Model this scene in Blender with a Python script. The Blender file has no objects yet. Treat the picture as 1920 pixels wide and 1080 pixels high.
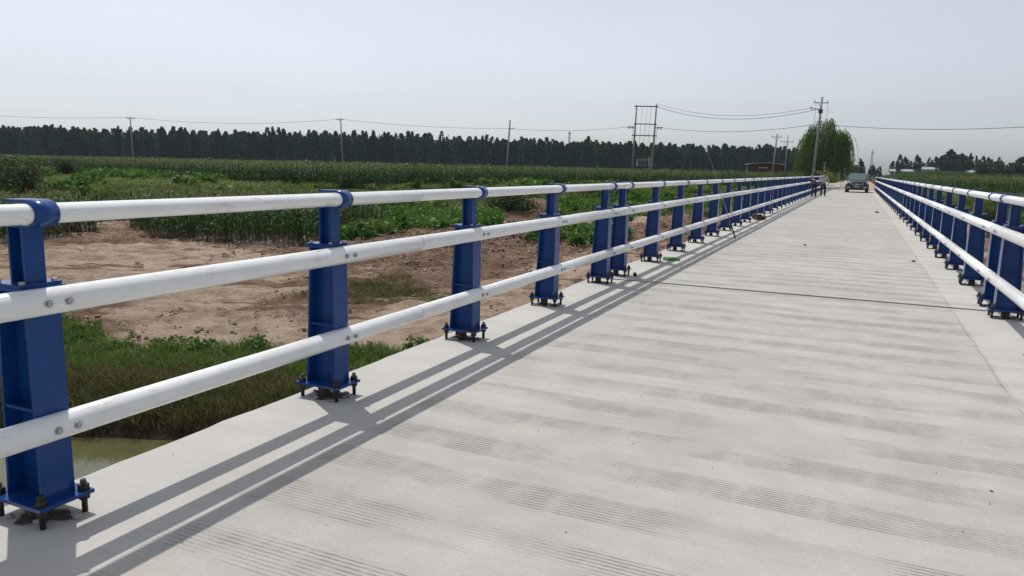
import bpy, bmesh, math, random
import numpy as np
from mathutils import Vector, Matrix, Quaternion
R = math.radians
random.seed(7); rng = np.random.default_rng(11)
scene = bpy.context.scene
COL = scene.collection

# ------------------------------------------------------------------ helpers
class MB:
    """collects shapes into one mesh"""
    def __init__(s): s.bm = bmesh.new()
    def _xf(s, vs, m):
        if m is not None: bmesh.ops.transform(s.bm, matrix=m, verts=vs)
    def box(s, x0, x1, y0, y1, z0, z1, m=None, mi=0):
        b = s.bm; p = [(x0,y0,z0),(x1,y0,z0),(x1,y1,z0),(x0,y1,z0),(x0,y0,z1),(x1,y0,z1),(x1,y1,z1),(x0,y1,z1)]
        vs = [b.verts.new(q) for q in p]
        for f in ((3,2,1,0),(4,5,6,7),(0,1,5,4),(1,2,6,5),(2,3,7,6),(3,0,4,7)):
            b.faces.new([vs[i] for i in f]).material_index = mi
        s._xf(vs, m); return s
    def hexa(s, bot, top, mi=0):
        b = s.bm; n = len(bot)
        v0 = [b.verts.new(q) for q in bot]; v1 = [b.verts.new(q) for q in top]
        b.faces.new(v0[::-1]).material_index = mi; b.faces.new(v1).material_index = mi
        for i in range(n):
            j = (i+1) % n; b.faces.new([v0[i], v0[j], v1[j], v1[i]]).material_index = mi
        return s
    def cyl(s, a, c, r0, r1=None, n=12, caps=True, mi=0, smooth=True):
        b = s.bm; a = Vector(a); c = Vector(c); r1 = r0 if r1 is None else r1
        d = (c-a).normalized(); q = d.to_track_quat('Z', 'Y')
        ra = []; rb = []
        for i in range(n):
            t = 2*math.pi*i/n; o = q @ Vector((math.cos(t), math.sin(t), 0))
            ra.append(b.verts.new(a+o*r0)); rb.append(b.verts.new(c+o*r1))
        for i in range(n):
            j = (i+1) % n; f = b.faces.new([ra[i], ra[j], rb[j], rb[i]]); f.smooth = smooth; f.material_index = mi
        if caps:
            b.faces.new(ra[::-1]).material_index = mi; b.faces.new(rb).material_index = mi
        return s
    def ball(s, c, r, sx=1, sy=1, sz=1, sub=2, jit=0, mi=0, smooth=True):
        g = bmesh.ops.create_icosphere(s.bm, subdivisions=sub, radius=r)
        for v in g['verts']:
            k = 1+random.uniform(-jit, jit)
            v.co = Vector((v.co.x*sx*k, v.co.y*sy*k, v.co.z*sz*k))+Vector(c)
        for f in {f for v in g['verts'] for f in v.link_faces}: f.smooth = smooth; f.material_index = mi
        return s
    def tube(s, pts, r, n=6, mi=0, caps=True):
        b = s.bm; P = [Vector(p) for p in pts]; rings = []
        for i, p in enumerate(P):
            d = (P[min(i+1, len(P)-1)]-P[max(i-1, 0)]).normalized(); q = d.to_track_quat('Z', 'Y')
            rr = r[i] if isinstance(r, (list, tuple)) else r
            rings.append([b.verts.new(p+q @ Vector((math.cos(2*math.pi*k/n)*rr, math.sin(2*math.pi*k/n)*rr, 0))) for k in range(n)])
        for A, B in zip(rings, rings[1:]):
            for k in range(n):
                f = b.faces.new([A[k], A[(k+1) % n], B[(k+1) % n], B[k]]); f.smooth = True; f.material_index = mi
        if caps: b.faces.new(rings[0][::-1]).material_index = mi; b.faces.new(rings[-1]).material_index = mi
        return s
    def quad(s, p, mi=0, smooth=False):
        f = s.bm.faces.new([s.bm.verts.new(q) for q in p]); f.material_index = mi; f.smooth = smooth; return s
    def mesh(s, name, bevel=0):
        if bevel:
            bmesh.ops.bevel(s.bm, geom=[e for e in s.bm.edges if e.is_manifold and e.calc_face_angle(0) > .5], offset=bevel, segments=2, affect='EDGES', profile=.7)
        me = bpy.data.meshes.new(name); s.bm.to_mesh(me); s.bm.free(); return me
    def build(s, name, mats, parent=None, loc=None, bevel=0):
        return link(name, s.mesh(name, bevel), mats, parent, loc)
def link(name, me, mats, parent=None, loc=None):
    for m in (mats if isinstance(mats, (list, tuple)) else [mats]):
        if m is not None and len(me.materials) < 8: me.materials.append(m)
    o = bpy.data.objects.new(name, me); COL.objects.link(o)
    if parent: o.parent = parent
    if loc is not None: o.location = loc
    return o
def share(name, me, parent=None, loc=None, rz=0):
    o = bpy.data.objects.new(name, me); COL.objects.link(o)
    if parent: o.parent = parent
    if loc is not None: o.location = loc
    o.rotation_euler.z = rz; return o
def tag(o, label=None, cat=None, group=None, kind=None):
    if label: o['label'] = label
    if cat: o['category'] = cat
    if group: o['group'] = group
    if kind: o['kind'] = kind
    return o
def empty(name, loc, label, cat, group=None, rz=0):
    o = bpy.data.objects.new(name, None); COL.objects.link(o); o.location = loc; o.rotation_euler.z = rz
    return tag(o, label, cat, group)
def npmesh(name, V, F, mats, smooth=False, mi=None):
    me = bpy.data.meshes.new(name); V = np.asarray(V, 'f4'); F = np.asarray(F, 'i4'); k = F.shape[1]
    me.vertices.add(len(V)); me.vertices.foreach_set('co', V.ravel())
    me.loops.add(F.size); me.loops.foreach_set('vertex_index', F.ravel())
    me.polygons.add(len(F)); me.polygons.foreach_set('loop_start', np.arange(0, F.size, k, dtype='i4'))
    if mi is not None: me.polygons.foreach_set('material_index', np.asarray(mi, 'i4'))
    me.polygons.foreach_set('use_smooth', np.full(len(F), smooth))
    for m in mats: me.materials.append(m)
    me.update(calc_edges=True); me.validate(); return me

# ------------------------------------------------------------------ noise
_T = np.random.default_rng(3).random((256, 256))
def vn(x, y):
    xi = np.floor(x).astype(int); yi = np.floor(y).astype(int); fx = x-xi; fy = y-yi
    fx = fx*fx*(3-2*fx); fy = fy*fy*(3-2*fy)
    a = _T[xi % 256, yi % 256]; b = _T[(xi+1) % 256, yi % 256]; c = _T[xi % 256, (yi+1) % 256]; d = _T[(xi+1) % 256, (yi+1) % 256]
    return (a*(1-fx)+b*fx)*(1-fy)+(c*(1-fx)+d*fx)*fy
def fbm(x, y, o=4, g=.5):
    s = 0; a = 1; t = 0
    for i in range(o): s = s+a*vn(x*2**i+17*i, y*2**i+31*i); t += a; a *= g
    return s/t-.5
def sst(a, b, x): t = np.clip((x-a)/(b-a), 0, 1); return t*t*(3-2*t)

# ------------------------------------------------------------------ materials
def mat(name):
    m = bpy.data.materials.new(name); m.use_nodes = True; nt = m.node_tree
    return m, nt, nt.nodes['Principled BSDF'], lambda t, **k: _node(nt, t, k)
def _node(nt, t, k):
    n = nt.nodes.new(t)
    for a, v in k.items():
        if a.startswith('i_'): n.inputs[a[2:].replace('_', ' ')].default_value = v
        else: setattr(n, a, v)
    return n
def ramp(nt, fac, stops):
    n = nt.nodes.new('ShaderNodeValToRGB'); e = n.color_ramp.elements
    while len(e) < len(stops): e.new(.5)
    for q, (p, c) in zip(e, stops): q.position = p; q.color = (*c, 1) if len(c) == 3 else c
    nt.links.new(fac, n.inputs[0]); return n
def simple(name, c, rough=.6, metal=0, var=.12, scale=6, bump=0, spec=.5, coat=0):
    m, nt, b, N = mat(name)
    tc = N('ShaderNodeTexCoord'); no = N('ShaderNodeTexNoise', i_Scale=scale, i_Detail=5.0)
    nt.links.new(tc.outputs['Object'], no.inputs['Vector'])
    r = ramp(nt, no.outputs['Fac'], [(.3, [x*(1-var) for x in c]), (.7, [min(1, x*(1+var)) for x in c])])
    nt.links.new(r.outputs[0], b.inputs['Base Color'])
    b.inputs['Roughness'].default_value = rough; b.inputs['Metallic'].default_value = metal
    b.inputs['Specular IOR Level'].default_value = spec; b.inputs['Coat Weight'].default_value = coat
    if bump:
        bp = N('ShaderNodeBump', i_Strength=bump, i_Distance=.02); nt.links.new(no.outputs['Fac'], bp.inputs['Height']); nt.links.new(bp.outputs[0], b.inputs['Normal'])
    return m
def leafmat(name, cols, transl=.3, rough=.55, wi=.5, wo=.3, scale=.6):
    m, nt, b, N = mat(name)
    g = N('ShaderNodeNewGeometry'); oi = N('ShaderNodeObjectInfo')
    tc = N('ShaderNodeTexCoord'); no = N('ShaderNodeTexNoise', i_Scale=scale, i_Detail=3.0); nt.links.new(g.outputs['Position'], no.inputs['Vector'])
    mx = N('ShaderNodeMath', operation='MULTIPLY_ADD'); nt.links.new(g.outputs['Random Per Island'], mx.inputs[0]); mx.inputs[1].default_value = wi
    a2 = N('ShaderNodeMath', operation='MULTIPLY_ADD'); nt.links.new(oi.outputs['Random'], a2.inputs[0]); a2.inputs[1].default_value = wo
    a3 = N('ShaderNodeMath', operation='MULTIPLY'); nt.links.new(no.outputs['Fac'], a3.inputs[0]); a3.inputs[1].default_value = .3
    nt.links.new(a3.outputs[0], a2.inputs[2]); nt.links.new(a2.outputs[0], mx.inputs[2])
    k = len(cols); r = ramp(nt, mx.outputs[0], [(.15+.7*i/(k-1), c) for i, c in enumerate(cols)])
    nt.links.new(r.outputs[0], b.inputs['Base Color']); b.inputs['Roughness'].default_value = rough; b.inputs['Specular IOR Level'].default_value = .3
    if transl:
        t = N('ShaderNodeBsdfTranslucent'); ms = N('ShaderNodeMixShader'); ms.inputs[0].default_value = transl
        hs = N('ShaderNodeMix', data_type='RGBA', blend_type='MULTIPLY'); hs.inputs[0].default_value = 1
        nt.links.new(r.outputs[0], hs.inputs[6]); hs.inputs[7].default_value = (1.3, 1.4, .5, 1)
        nt.links.new(hs.outputs[2], t.inputs[0]); nt.links.new(b.outputs[0], ms.inputs[1]); nt.links.new(t.outputs[0], ms.inputs[2])
        nt.links.new(ms.outputs[0], nt.nodes['Material Output'].inputs[0])
    return m

def concrete_mat():
    m, nt, b, N = mat('deck_concrete'); L = nt.links.new
    tc = N('ShaderNodeTexCoord'); sep = N('ShaderNodeSeparateXYZ'); L(tc.outputs['Object'], sep.inputs[0])
    def noise(scale, detail, sc=(1,1,1), rough=.55):
        mp = N('ShaderNodeMapping'); mp.inputs['Scale'].default_value = sc; L(tc.outputs['Object'], mp.inputs[0])
        n = N('ShaderNodeTexNoise', i_Scale=scale, i_Detail=detail, i_Roughness=rough); L(mp.outputs[0], n.inputs['Vector']); return n.outputs['Fac']
    def M(op, a, bb=None, c=None, clamp=False):
        n = N('ShaderNodeMath', operation=op, use_clamp=clamp)
        for i, v in enumerate((a, bb, c)):
            if v is None: continue
            if isinstance(v, (int, float)): n.inputs[i].default_value = v
            else: L(v, n.inputs[i])
        return n.outputs[0]
    def mr(v, a, bb, c=0., d=1.):
        n = N('ShaderNodeMapRange', interpolation_type='SMOOTHSTEP'); L(v, n.inputs[0])
        for i, q in enumerate((a, bb, c, d)): n.inputs[i+1].default_value = q
        return n.outputs[0]
    big = noise(.5, 4); mid = noise(3.2, 5); fine = noise(60, 6, rough=.7); streak = noise(2.2, 5, (.25, 2.2, 1)); streak2 = noise(5, 4, (.12, 3.4, 1))
    # tined bands across the deck: pitch 0.52 m
    yw = M('ADD', sep.outputs[1], M('MULTIPLY_ADD', noise(.7, 2), .16, -.08))
    ph = M('FRACT', M('DIVIDE', M('ADD', yw, .08), .505))
    band = M('MULTIPLY', mr(ph, .12, .2), mr(ph, .72, .64))
    keep = mr(noise(1.5, 3, (.7, 1.2, 1)), .38, .56)
    patch = mr(noise(6, 2, (1.5, .4, 1)), .3, .6, .45, 1)
    edge = mr(sep.outputs[0], -2.75, -2.35)
    fade = M('MULTIPLY', M('MULTIPLY', M('MULTIPLY', band, keep), patch), edge)
    gw = M('SINE', M('MULTIPLY', M('ADD', sep.outputs[1], M('MULTIPLY', noise(9, 2), .008)), 2*math.pi/.0265))
    groove = M('MULTIPLY', M('POWER', M('MULTIPLY_ADD', gw, .5, .5), 2.2), fade)
    # small pits
    vo = N('ShaderNodeTexVoronoi', i_Scale=9.0); L(tc.outputs['Object'], vo.inputs['Vector'])
    pit = M('MULTIPLY', mr(vo.outputs['Distance'], .07, .035), mr(mid, .5, .62))
    c1 = ramp(nt, M('ADD', M('MULTIPLY', big, .55), M('MULTIPLY', mid, .45)), [(.3, (.375, .36, .335)), (.5, (.44, .425, .398)), (.7, (.51, .495, .465))])
    def mul(c, fac, col):
        n = N('ShaderNodeMix', data_type='RGBA', blend_type='MULTIPLY'); L(fac, n.inputs[0]); L(c, n.inputs[6]); n.inputs[7].default_value = (*col, 1); return n.outputs[2]
    c = mul(c1.outputs[0], mr(streak, .45, .7), (.93, .928, .925))
    broom = noise(1.0, 5, (5, 130, 1), rough=.6); c = mul(c, mr(broom, .5, .72), (.88, .88, .875))
    c = mul(c, M('MULTIPLY', band, mr(streak2, .38, .62)), (.958, .956, .954))
    c = mul(c, groove, (.60, .59, .58))
    c = mul(c, mr(noise(.9, 5, (1, 1, 1)), .62, .74), (1.0, .90, .88))
    c = mul(c, pit, (.35, .33, .31))
    c = mul(c, mr(fine, .48, .72), (.82, .82, .82))
    for xm in (1.14, -2.56):
        ln = M('SUBTRACT', 1., mr(M('ABSOLUTE', M('ADD', sep.outputs[0], M('MULTIPLY_ADD', noise(1.3, 3), .06, -xm-.03))), .003, .012)); c = mul(c, M('MULTIPLY', ln, mr(noise(2.1, 2), .4, .5)), (.72, .71, .7))
    # smooth trowelled margin along both edges, a little paler
    mar = M('MAXIMUM', mr(sep.outputs[0], -2.5, -2.62), mr(sep.outputs[0], 1.12, 1.2))
    n = N('ShaderNodeMix', data_type='RGBA', blend_type='MIX'); L(M('MULTIPLY', mar, .35), n.inputs[0]); L(c, n.inputs[6]); n.inputs[7].default_value = (.57, .56, .53, 1); c = n.outputs[2]
    L(c, b.inputs['Base Color']); b.inputs['Roughness'].default_value = .88; b.inputs['Specular IOR Level'].default_value = .25
    h = M('SUBTRACT', M('ADD', M('MULTIPLY', fine, .0016), M('ADD', M('MULTIPLY', mid, .006), M('ADD', M('MULTIPLY', streak2, .003), M('MULTIPLY', broom, .0012)))), M('MULTIPLY', groove, .005))
    bp = N('ShaderNodeBump', i_Strength=.9, i_Distance=1.0); L(h, bp.inputs['Height']); L(bp.outputs[0], b.inputs['Normal'])
    return m

def ground_mat():
    m, nt, b, N = mat('river_flat_soil'); L = nt.links.new
    at = N('ShaderNodeAttribute', attribute_name='soil'); sp = N('ShaderNodeSeparateColor'); L(at.outputs['Color'], sp.inputs[0])
    g = N('ShaderNodeNewGeometry')
    n1 = N('ShaderNodeTexNoise', i_Scale=1.1, i_Detail=7.0, i_Roughness=.65); L(g.outputs['Position'], n1.inputs['Vector'])
    n2 = N('ShaderNodeTexNoise', i_Scale=8.0, i_Detail=8.0, i_Roughness=.75); L(g.outputs['Position'], n2.inputs['Vector'])
    sand = ramp(nt, n1.outputs['Fac'], [(.3, (.28, .198, .138)), (.43, (.46, .338, .245)), (.56, (.60, .465, .355))])
    clod = ramp(nt, n1.outputs['Fac'], [(.3, (.135, .08, .053)), (.5, (.255, .165, .113)), (.7, (.39, .28, .205))])
    green = ramp(nt, n2.outputs['Fac'], [(.3, (.035, .05, .014)), (.55, (.065, .085, .024)), (.75, (.11, .105, .045))])
    mud = ramp(nt, n1.outputs['Fac'], [(.3, (.035, .028, .018)), (.7, (.085, .065, .042))])
    def mix(f, a, c):
        n = N('ShaderNodeMix', data_type='RGBA'); L(f, n.inputs[0]); L(a, n.inputs[6]); L(c, n.inputs[7]); return n.outputs[2]
    def sharp(s):
        ad = N('ShaderNodeMath', operation='MULTIPLY_ADD'); L(n2.outputs['Fac'], ad.inputs[0]); ad.inputs[1].default_value = .9
        s2 = N('ShaderNodeMath', operation='ADD'); L(s, s2.inputs[0]); s2.inputs[1].default_value = -.45; L(s2.outputs[0], ad.inputs[2])
        r = N('ShaderNodeMapRange', interpolation_type='SMOOTHSTEP'); L(ad.outputs[0], r.inputs[0]); r.inputs[1].default_value = .35; r.inputs[2].default_value = .65; return r.outputs[0]
    c = mix(sharp(sp.outputs[0]), sand.outputs[0], clod.outputs[0]); c = mix(sharp(sp.outputs[1]), c, green.outputs[0]); c = mix(sharp(sp.outputs[2]), c, mud.outputs[0])
    L(c, b.inputs['Base Color']); b.inputs['Roughness'].default_value = .95; b.inputs['Specular IOR Level'].default_value = .1
    h = N('ShaderNodeMath', operation='MULTIPLY_ADD'); L(n2.outputs['Fac'], h.inputs[0]); h.inputs[1].default_value = .5; L(n1.outputs['Fac'], h.inputs[2])
    bp = N('ShaderNodeBump', i_Strength=1.0, i_Distance=.45); L(h.outputs[0], bp.inputs['Height']); L(bp.outputs[0], b.inputs['Normal'])
    return m

def water_mat():
    m, nt, b, N = mat('muddy_water'); L = nt.links.new
    g = N('ShaderNodeNewGeometry'); n1 = N('ShaderNodeTexNoise', i_Scale=2.5, i_Detail=3.0); L(g.outputs['Position'], n1.inputs['Vector'])
    r = ramp(nt, n1.outputs['Fac'], [(.3, (.085, .084, .036)), (.7, (.105, .102, .046))]); L(r.outputs[0], b.inputs['Base Color'])
    b.inputs['Roughness'].default_value = .03; b.inputs['IOR'].default_value = 1.33; b.inputs['Specular IOR Level'].default_value = .75
    bp = N('ShaderNodeBump', i_Strength=.06, i_Distance=.05); L(n1.outputs['Fac'], bp.inputs['Height']); L(bp.outputs[0], b.inputs['Normal'])
    return m

def paint(name, c, rough, spec=.5, wear=False, coat=0, dirt=.0, scale=14):
    m, nt, b, N = mat(name); L = nt.links.new; b.inputs['Specular IOR Level'].default_value = spec
    tc = N('ShaderNodeTexCoord'); n1 = N('ShaderNodeTexNoise', i_Scale=scale, i_Detail=6.0, i_Roughness=.65); L(tc.outputs['Object'], n1.inputs['Vector'])
    r = ramp(nt, n1.outputs['Fac'], [(.3, [x*.9 for x in c]), (.65, c), (.8, [min(1, x*1.06) for x in c])]); col = r.outputs[0]
    if dirt:
        mp = N('ShaderNodeMapping'); mp.inputs['Scale'].default_value = (6, 1.3, 6); L(tc.outputs['Object'], mp.inputs[0])
        n2 = N('ShaderNodeTexNoise', i_Scale=4.0, i_Detail=8.0, i_Roughness=.75); L(mp.outputs[0], n2.inputs['Vector'])
        q = ramp(nt, n2.outputs['Fac'], [(.57, (0, 0, 0)), (.68, (dirt, dirt, dirt))])
        mx = N('ShaderNodeMix', data_type='RGBA', blend_type='MULTIPLY'); L(q.outputs[0], mx.inputs[0]); L(col, mx.inputs[6]); mx.inputs[7].default_value = (.55, .53, .5, 1); col = mx.outputs[2]
    if wear:
        n3 = N('ShaderNodeTexNoise', i_Scale=22.0, i_Detail=9.0, i_Roughness=.8); L(tc.outputs['Object'], n3.inputs['Vector'])
        q = ramp(nt, n3.outputs['Fac'], [(.66, (0, 0, 0)), (.70, (.7, .7, .7))]); mx = N('ShaderNodeMix', data_type='RGBA'); L(q.outputs[0], mx.inputs[0]); L(col, mx.inputs[6]); mx.inputs[7].default_value = (.12, .16, .26, 1); col = mx.outputs[2]
    L(col, b.inputs['Base Color']); b.inputs['Roughness'].default_value = rough; b.inputs['Coat Weight'].default_value = coat; b.inputs['Coat Roughness'].default_value = .15
    bp = N('ShaderNodeBump', i_Strength=.12, i_Distance=.004); L(n1.outputs['Fac'], bp.inputs['Height']); L(bp.outputs[0], b.inputs['Normal'])
    return m

MT = dict(
    concrete=concrete_mat(), ground=ground_mat(), water=water_mat(),
    blue=paint('blue_gloss_paint', (.006, .054, .225), .22, spec=.36, wear=True), white=paint('white_rail_paint', (.90, .905, .90), .22, dirt=.6, scale=5),
    bolt=simple('dark_anchor_steel', (.035, .030, .027), .55, .4, .4, 40), zinc=simple('zinc_bolt', (.42, .43, .45), .4, .8, .2, 60),
    sleeve=simple('dirty_rail_sleeve', (.30, .30, .30), .45, .2, .4, 25), grout=simple('broken_grout', (.085, .062, .048), .95, 0, .5, 30, .8),
    chips=simple('pale_grout_chips', (.42, .38, .33), .9, 0, .3, 20, .5), girder=simple('girder_concrete', (.34, .33, .31), .9, 0, .15, 2, .3),
    pole=simple('pole_concrete', (.27, .26, .24), .85, 0, .15, 2.0), steel=simple('galvanised_steel', (.24, .25, .26), .5, .5, .2, 5), dsteel=simple('dark_steel', (.06, .062, .065), .6, .3, .2, 5),
    ceramic=simple('brown_insulator', (.10, .05, .035), .3, 0, .1, 5), wire=simple('wire', (.10, .10, .105), .6, .3, .1, 5),
    cabinet=simple('transformer_grey', (.30, .31, .31), .5, .2, .1, 3), brick=None,
    cornleaf=leafmat('corn_leaf', [(.011, .042, .006), (.028, .085, .011), (.085, .18, .022)], .26, .55), tassel=leafmat('corn_tassel', [(.15, .125, .05), (.27, .22, .10)], .2, .8),
    corndry=leafmat('corn_dry_leaf', [(.12, .10, .05), (.2, .17, .09)], .2, .8),
    grass=leafmat('bank_grass', [(.034, .078, .012), (.070, .145, .022), (.13, .19, .036)], .3, .6), brown=leafmat('bank_grass_brown', [(.05, .042, .016), (.10, .082, .032), (.15, .135, .05)], .25, .75),
    weed=leafmat('weed_leaf', [(.050, .098, .014), (.105, .17, .03), (.20, .215, .065)], .3, .65), crop=leafmat('crop_leaf', [(.025, .068, .010), (.058, .14, .020), (.12, .21, .045)], .3, .62),
    poplar=leafmat('poplar_leaf', [(.004, .017, .010), (.012, .036, .019), (.048, .092, .050)], .12, .6, .28, .62, scale=.2), greyleaf=leafmat('row_tree_leaf', [(.020, .030, .020), (.035, .048, .030), (.055, .07, .045)], .15, .7, scale=.2),  # second leaf colour is greyer, for the right-hand trees and shrubs
    willow=leafmat('willow_leaf', [(.024, .052, .011), (.06, .11, .02), (.15, .21, .045)], .3, .55), bark=simple('bark', (.07, .055, .042), .95, 0, .3, 12, .8),
    bush=leafmat('bush_leaf', [(.030, .045, .018), (.06, .08, .03), (.11, .13, .055)], .25, .65), stone=simple('pale_rubble', (.56, .54, .51), .9, 0, .2, 6, .6),
)

# ------------------------------------------------------------------ camera
F_PX = 1400.38; YAW, PIT, ROL = .42785, .16105, .022644; EYE = 1.58
cy, sy, cp, sp = math.cos(YAW), math.sin(YAW), math.cos(PIT), math.sin(PIT)
fw = Vector((-sy*cp, cy*cp, -sp)); rt = Vector((cy, sy, 0)); up = rt.cross(fw)
r2 = math.cos(ROL)*rt+math.sin(ROL)*up; u2 = -math.sin(ROL)*rt+math.cos(ROL)*up
cd = bpy.data.cameras.new('camera'); cam = bpy.data.objects.new('camera', cd); COL.objects.link(cam)
cd.sensor_width = 36; cd.lens = F_PX/1920*36; cd.clip_start = .05; cd.clip_end = 6000
cam.matrix_world = Matrix(((r2.x, u2.x, -fw.x, 0), (r2.y, u2.y, -fw.y, 0), (r2.z, u2.z, -fw.z, EYE), (0, 0, 0, 1)))
scene.camera = cam

# ------------------------------------------------------------------ light
SUN = Vector((-.42, .30, 1)).normalized()
world = bpy.data.worlds.new('World'); scene.world = world; world.use_nodes = True
wn = world.node_tree; bg = wn.nodes['Background']
sky = wn.nodes.new('ShaderNodeTexSky'); sky.sky_type = 'NISHITA'; sky.sun_disc = False
sky.sun_elevation = math.asin(SUN.z); sky.sun_rotation = math.atan2(SUN.x, SUN.y)
sky.air_density = 1.0; sky.dust_density = 1.4; sky.ozone_density = 1.0; sky.altitude = 20
hs = wn.nodes.new('ShaderNodeHueSaturation'); hs.inputs['Saturation'].default_value = .27
wn.links.new(sky.outputs[0], hs.inputs['Color']); tint = wn.nodes.new('ShaderNodeMix'); tint.data_type = 'RGBA'; tint.blend_type = 'MULTIPLY'; tint.inputs[0].default_value = 1; tint.inputs[7].default_value = (.96, .99, 1.045, 1)
wtc = wn.nodes.new('ShaderNodeTexCoord'); wmp = wn.nodes.new('ShaderNodeMapping'); wmp.inputs['Scale'].default_value = (1, 1, 3.5); wn.links.new(wtc.outputs['Generated'], wmp.inputs[0])
wno = wn.nodes.new('ShaderNodeTexNoise'); wno.inputs['Scale'].default_value = 2.2; wno.inputs['Detail'].default_value = 4; wn.links.new(wmp.outputs[0], wno.inputs['Vector'])
wra = ramp(wn, wno.outputs['Fac'], [(.3, (.95, .955, .965)), (.7, (1.0, 1.0, 1.0))]); wmu = wn.nodes.new('ShaderNodeMix'); wmu.data_type = 'RGBA'; wmu.blend_type = 'MULTIPLY'; wmu.inputs[0].default_value = 1
wn.links.new(hs.outputs[0], wmu.inputs[6]); wn.links.new(wra.outputs[0], wmu.inputs[7]); wn.links.new(wmu.outputs[2], tint.inputs[6]); wn.links.new(tint.outputs[2], bg.inputs[0]); bg.inputs[1].default_value = .127
sl = bpy.data.lights.new('sun', 'SUN'); sl.energy = 3.05; sl.angle = R(.6); sl.color = (1, .955, .89)
so = bpy.data.objects.new('sun', sl); COL.objects.link(so); so.rotation_euler = SUN.to_track_quat('Z', 'Y').to_euler()
scene.view_settings.view_transform = 'Standard'; scene.view_settings.look = 'None'; scene.view_settings.exposure = 0

# ------------------------------------------------------------------ terrain
XT = np.array([-400, -200, -100, -70, -53, -48, -42, -36, -28, -20, -12, -4, 3, 9, 20, 35, 60, 300])
YT = np.array([60, 45, 47, 39, 36, 42, 52, 64, 74, 80, 83, 86, 86, 86, 84, 74, 60, 40])
def river(x, y):
    return (y-(9.7+.42*(x+11.3)))*.922+.5*fbm(x*.35, y*.35, 3)+.25*fbm(x*1.3, y*1.3, 2)
def masks(x, y):
    s = river(x, y); w = 5*fbm(x*.07+3, y*.07, 3); t = (y-np.interp(x, XT, YT))*.8+w
    ter = sst(-2, 6, t); left = sst(3, 8, s)
    heap = np.exp(-(((x+19.5)/5.5)**2+((y-36)/8)**2))+.8*np.exp(-(((x+11)/4)**2+((y-55)/16)**2))+.6*np.exp(-(((x+20.5)/2.2)**2+((y-12.6)/1.3)**2))
    return s, t, ter, left, heap
def H(x, y):
    s, t, ter, left, heap = masks(x, y)
    z = np.interp(s, [-34, -28, -6, -1.5, 0, .45, 1.0, 2.2, 5.0, 6], [-2.6, -4.6, -4.8, -4.3, -3.72, -3.35, -3.06, -2.95, -2.72, -2.72])
    z = z+.16*fbm(x*.22, y*.22, 4)*left
    ua, va = .8*x+.6*y, -.6*x+.8*y
    rid = fbm(ua*.3, va*1.5, 4); rid2 = np.abs(fbm(ua*.55+7, va*2.0+3, 3))
    z = z+left*(1-ter)*(.42*rid+.60*rid2+.16*np.abs(fbm(x*2.1, y*2.1, 3)))
    z = z+np.clip(heap, 0, 1)*left*(1-ter)*(.35+1.0*np.abs(fbm(x*.9, y*.9, 4))+.6*fbm(x*2.4, y*2.4, 3))
    z = z+ter*(1.85+.12*fbm(x*.15, y*.15, 3))
    # scarp cut left of the railing
    cut = np.exp(-(((x+25.5)/2.6)**2+((y-60)/2.5)**2)); z = z+cut*1.5
    # road embankment beyond the far abutment
    e = -.07-np.clip(np.abs(x+.76)-3.4, 0, 99)*.5-np.clip(84.4-y, 0, 99)*.9+.05*fbm(x*.8, y*.8, 3)
    z = np.where(y > 70, np.maximum(z, e), z)
    z = z+sst(110, 440, y)*3.0*sst(2, 24, x-.01*y)
    far = np.hypot(x, y); return z-sst(500, 3000, far)*3
xs = np.concatenate([[-5000, -2500, -1400, -900], np.arange(-640, -120, 12), np.arange(-120, -48, 1.0), np.arange(-48, -3.4, .15), np.arange(-3.4, 24, .7), np.arange(24, 60, 2), np.arange(60, 640, 14), [900, 1400, 2500, 5000]])
ys = np.concatenate([[-5000, -2500, -900, -300, -120, -60], np.arange(-40, 2, 2.5), np.arange(2, 34, .15), np.arange(34, 62, .3), np.arange(62, 110, .7), np.arange(110, 180, 3), np.arange(180, 800, 18), [900, 1400, 2500, 5000]])
X, Y = np.meshgrid(xs, ys); Z = H(X, Y); nx, ny = len(xs), len(ys)
V = np.stack([X, Y, Z], -1).reshape(-1, 3); I = np.arange(nx*ny).reshape(ny, nx)
Fq = np.stack([I[:-1, :-1], I[:-1, 1:], I[1:, 1:], I[1:, :-1]], -1).reshape(-1, 4)
me = npmesh('ground', V, Fq, [MT['ground']], smooth=True)
s, t, ter, left, heap = masks(X, Y)
wob = fbm(X*.5, Y*.5, 4)
side = sst(-3, 1, X)
clod = np.clip(heap*1.3, 0, 1)*(1-ter)+2*np.exp(-(((X+25.5)/2.4)**2+((Y-59)/2.6)**2))+.55*sst(.0, .16, fbm(X*.14+9, Y*.14, 3))*(1-ter)*left+.6*np.exp(-((s-4.8)/1.2)**2)*sst(-15.5, -18, X)+1.3*np.clip(fbm((.8*X+.6*Y)*.3, (-.6*X+.8*Y)*1.7, 4)+.02, 0, 1)*(1-ter)*left*2
bankg = sst(.3, .8, s)*(1-sst(3.4, 4.9, s+1.6*wob+.8*sst(-17, -15, X)))
olive = .62*np.exp(-(((X+14)/3.6)**2+((Y-20.5)/2.4)**2))
weeds = sst(-12, -5, t)*.8*(1-.75*np.exp(-(((X+9)/8)**2+((Y-74)/9)**2)))
grn = np.clip(bankg+olive+weeds+ter+sst(40, 60, np.abs(X))*.7, 0, 1)
road = (np.abs(X+.76) < 3.2+wob)*(Y > 80)*1.0
grn = grn*(1-road); mud = np.clip(1-sst(.2, 1.1, s), 0, 1)*(s > -30)
c4 = np.ones((ny, nx, 4), 'f4'); c4[..., 0] = np.clip(clod, 0, 1); c4[..., 1] = grn; c4[..., 2] = mud
me.color_attributes.new('soil', 'FLOAT_COLOR', 'POINT').data.foreach_set('color', c4.ravel())
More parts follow.
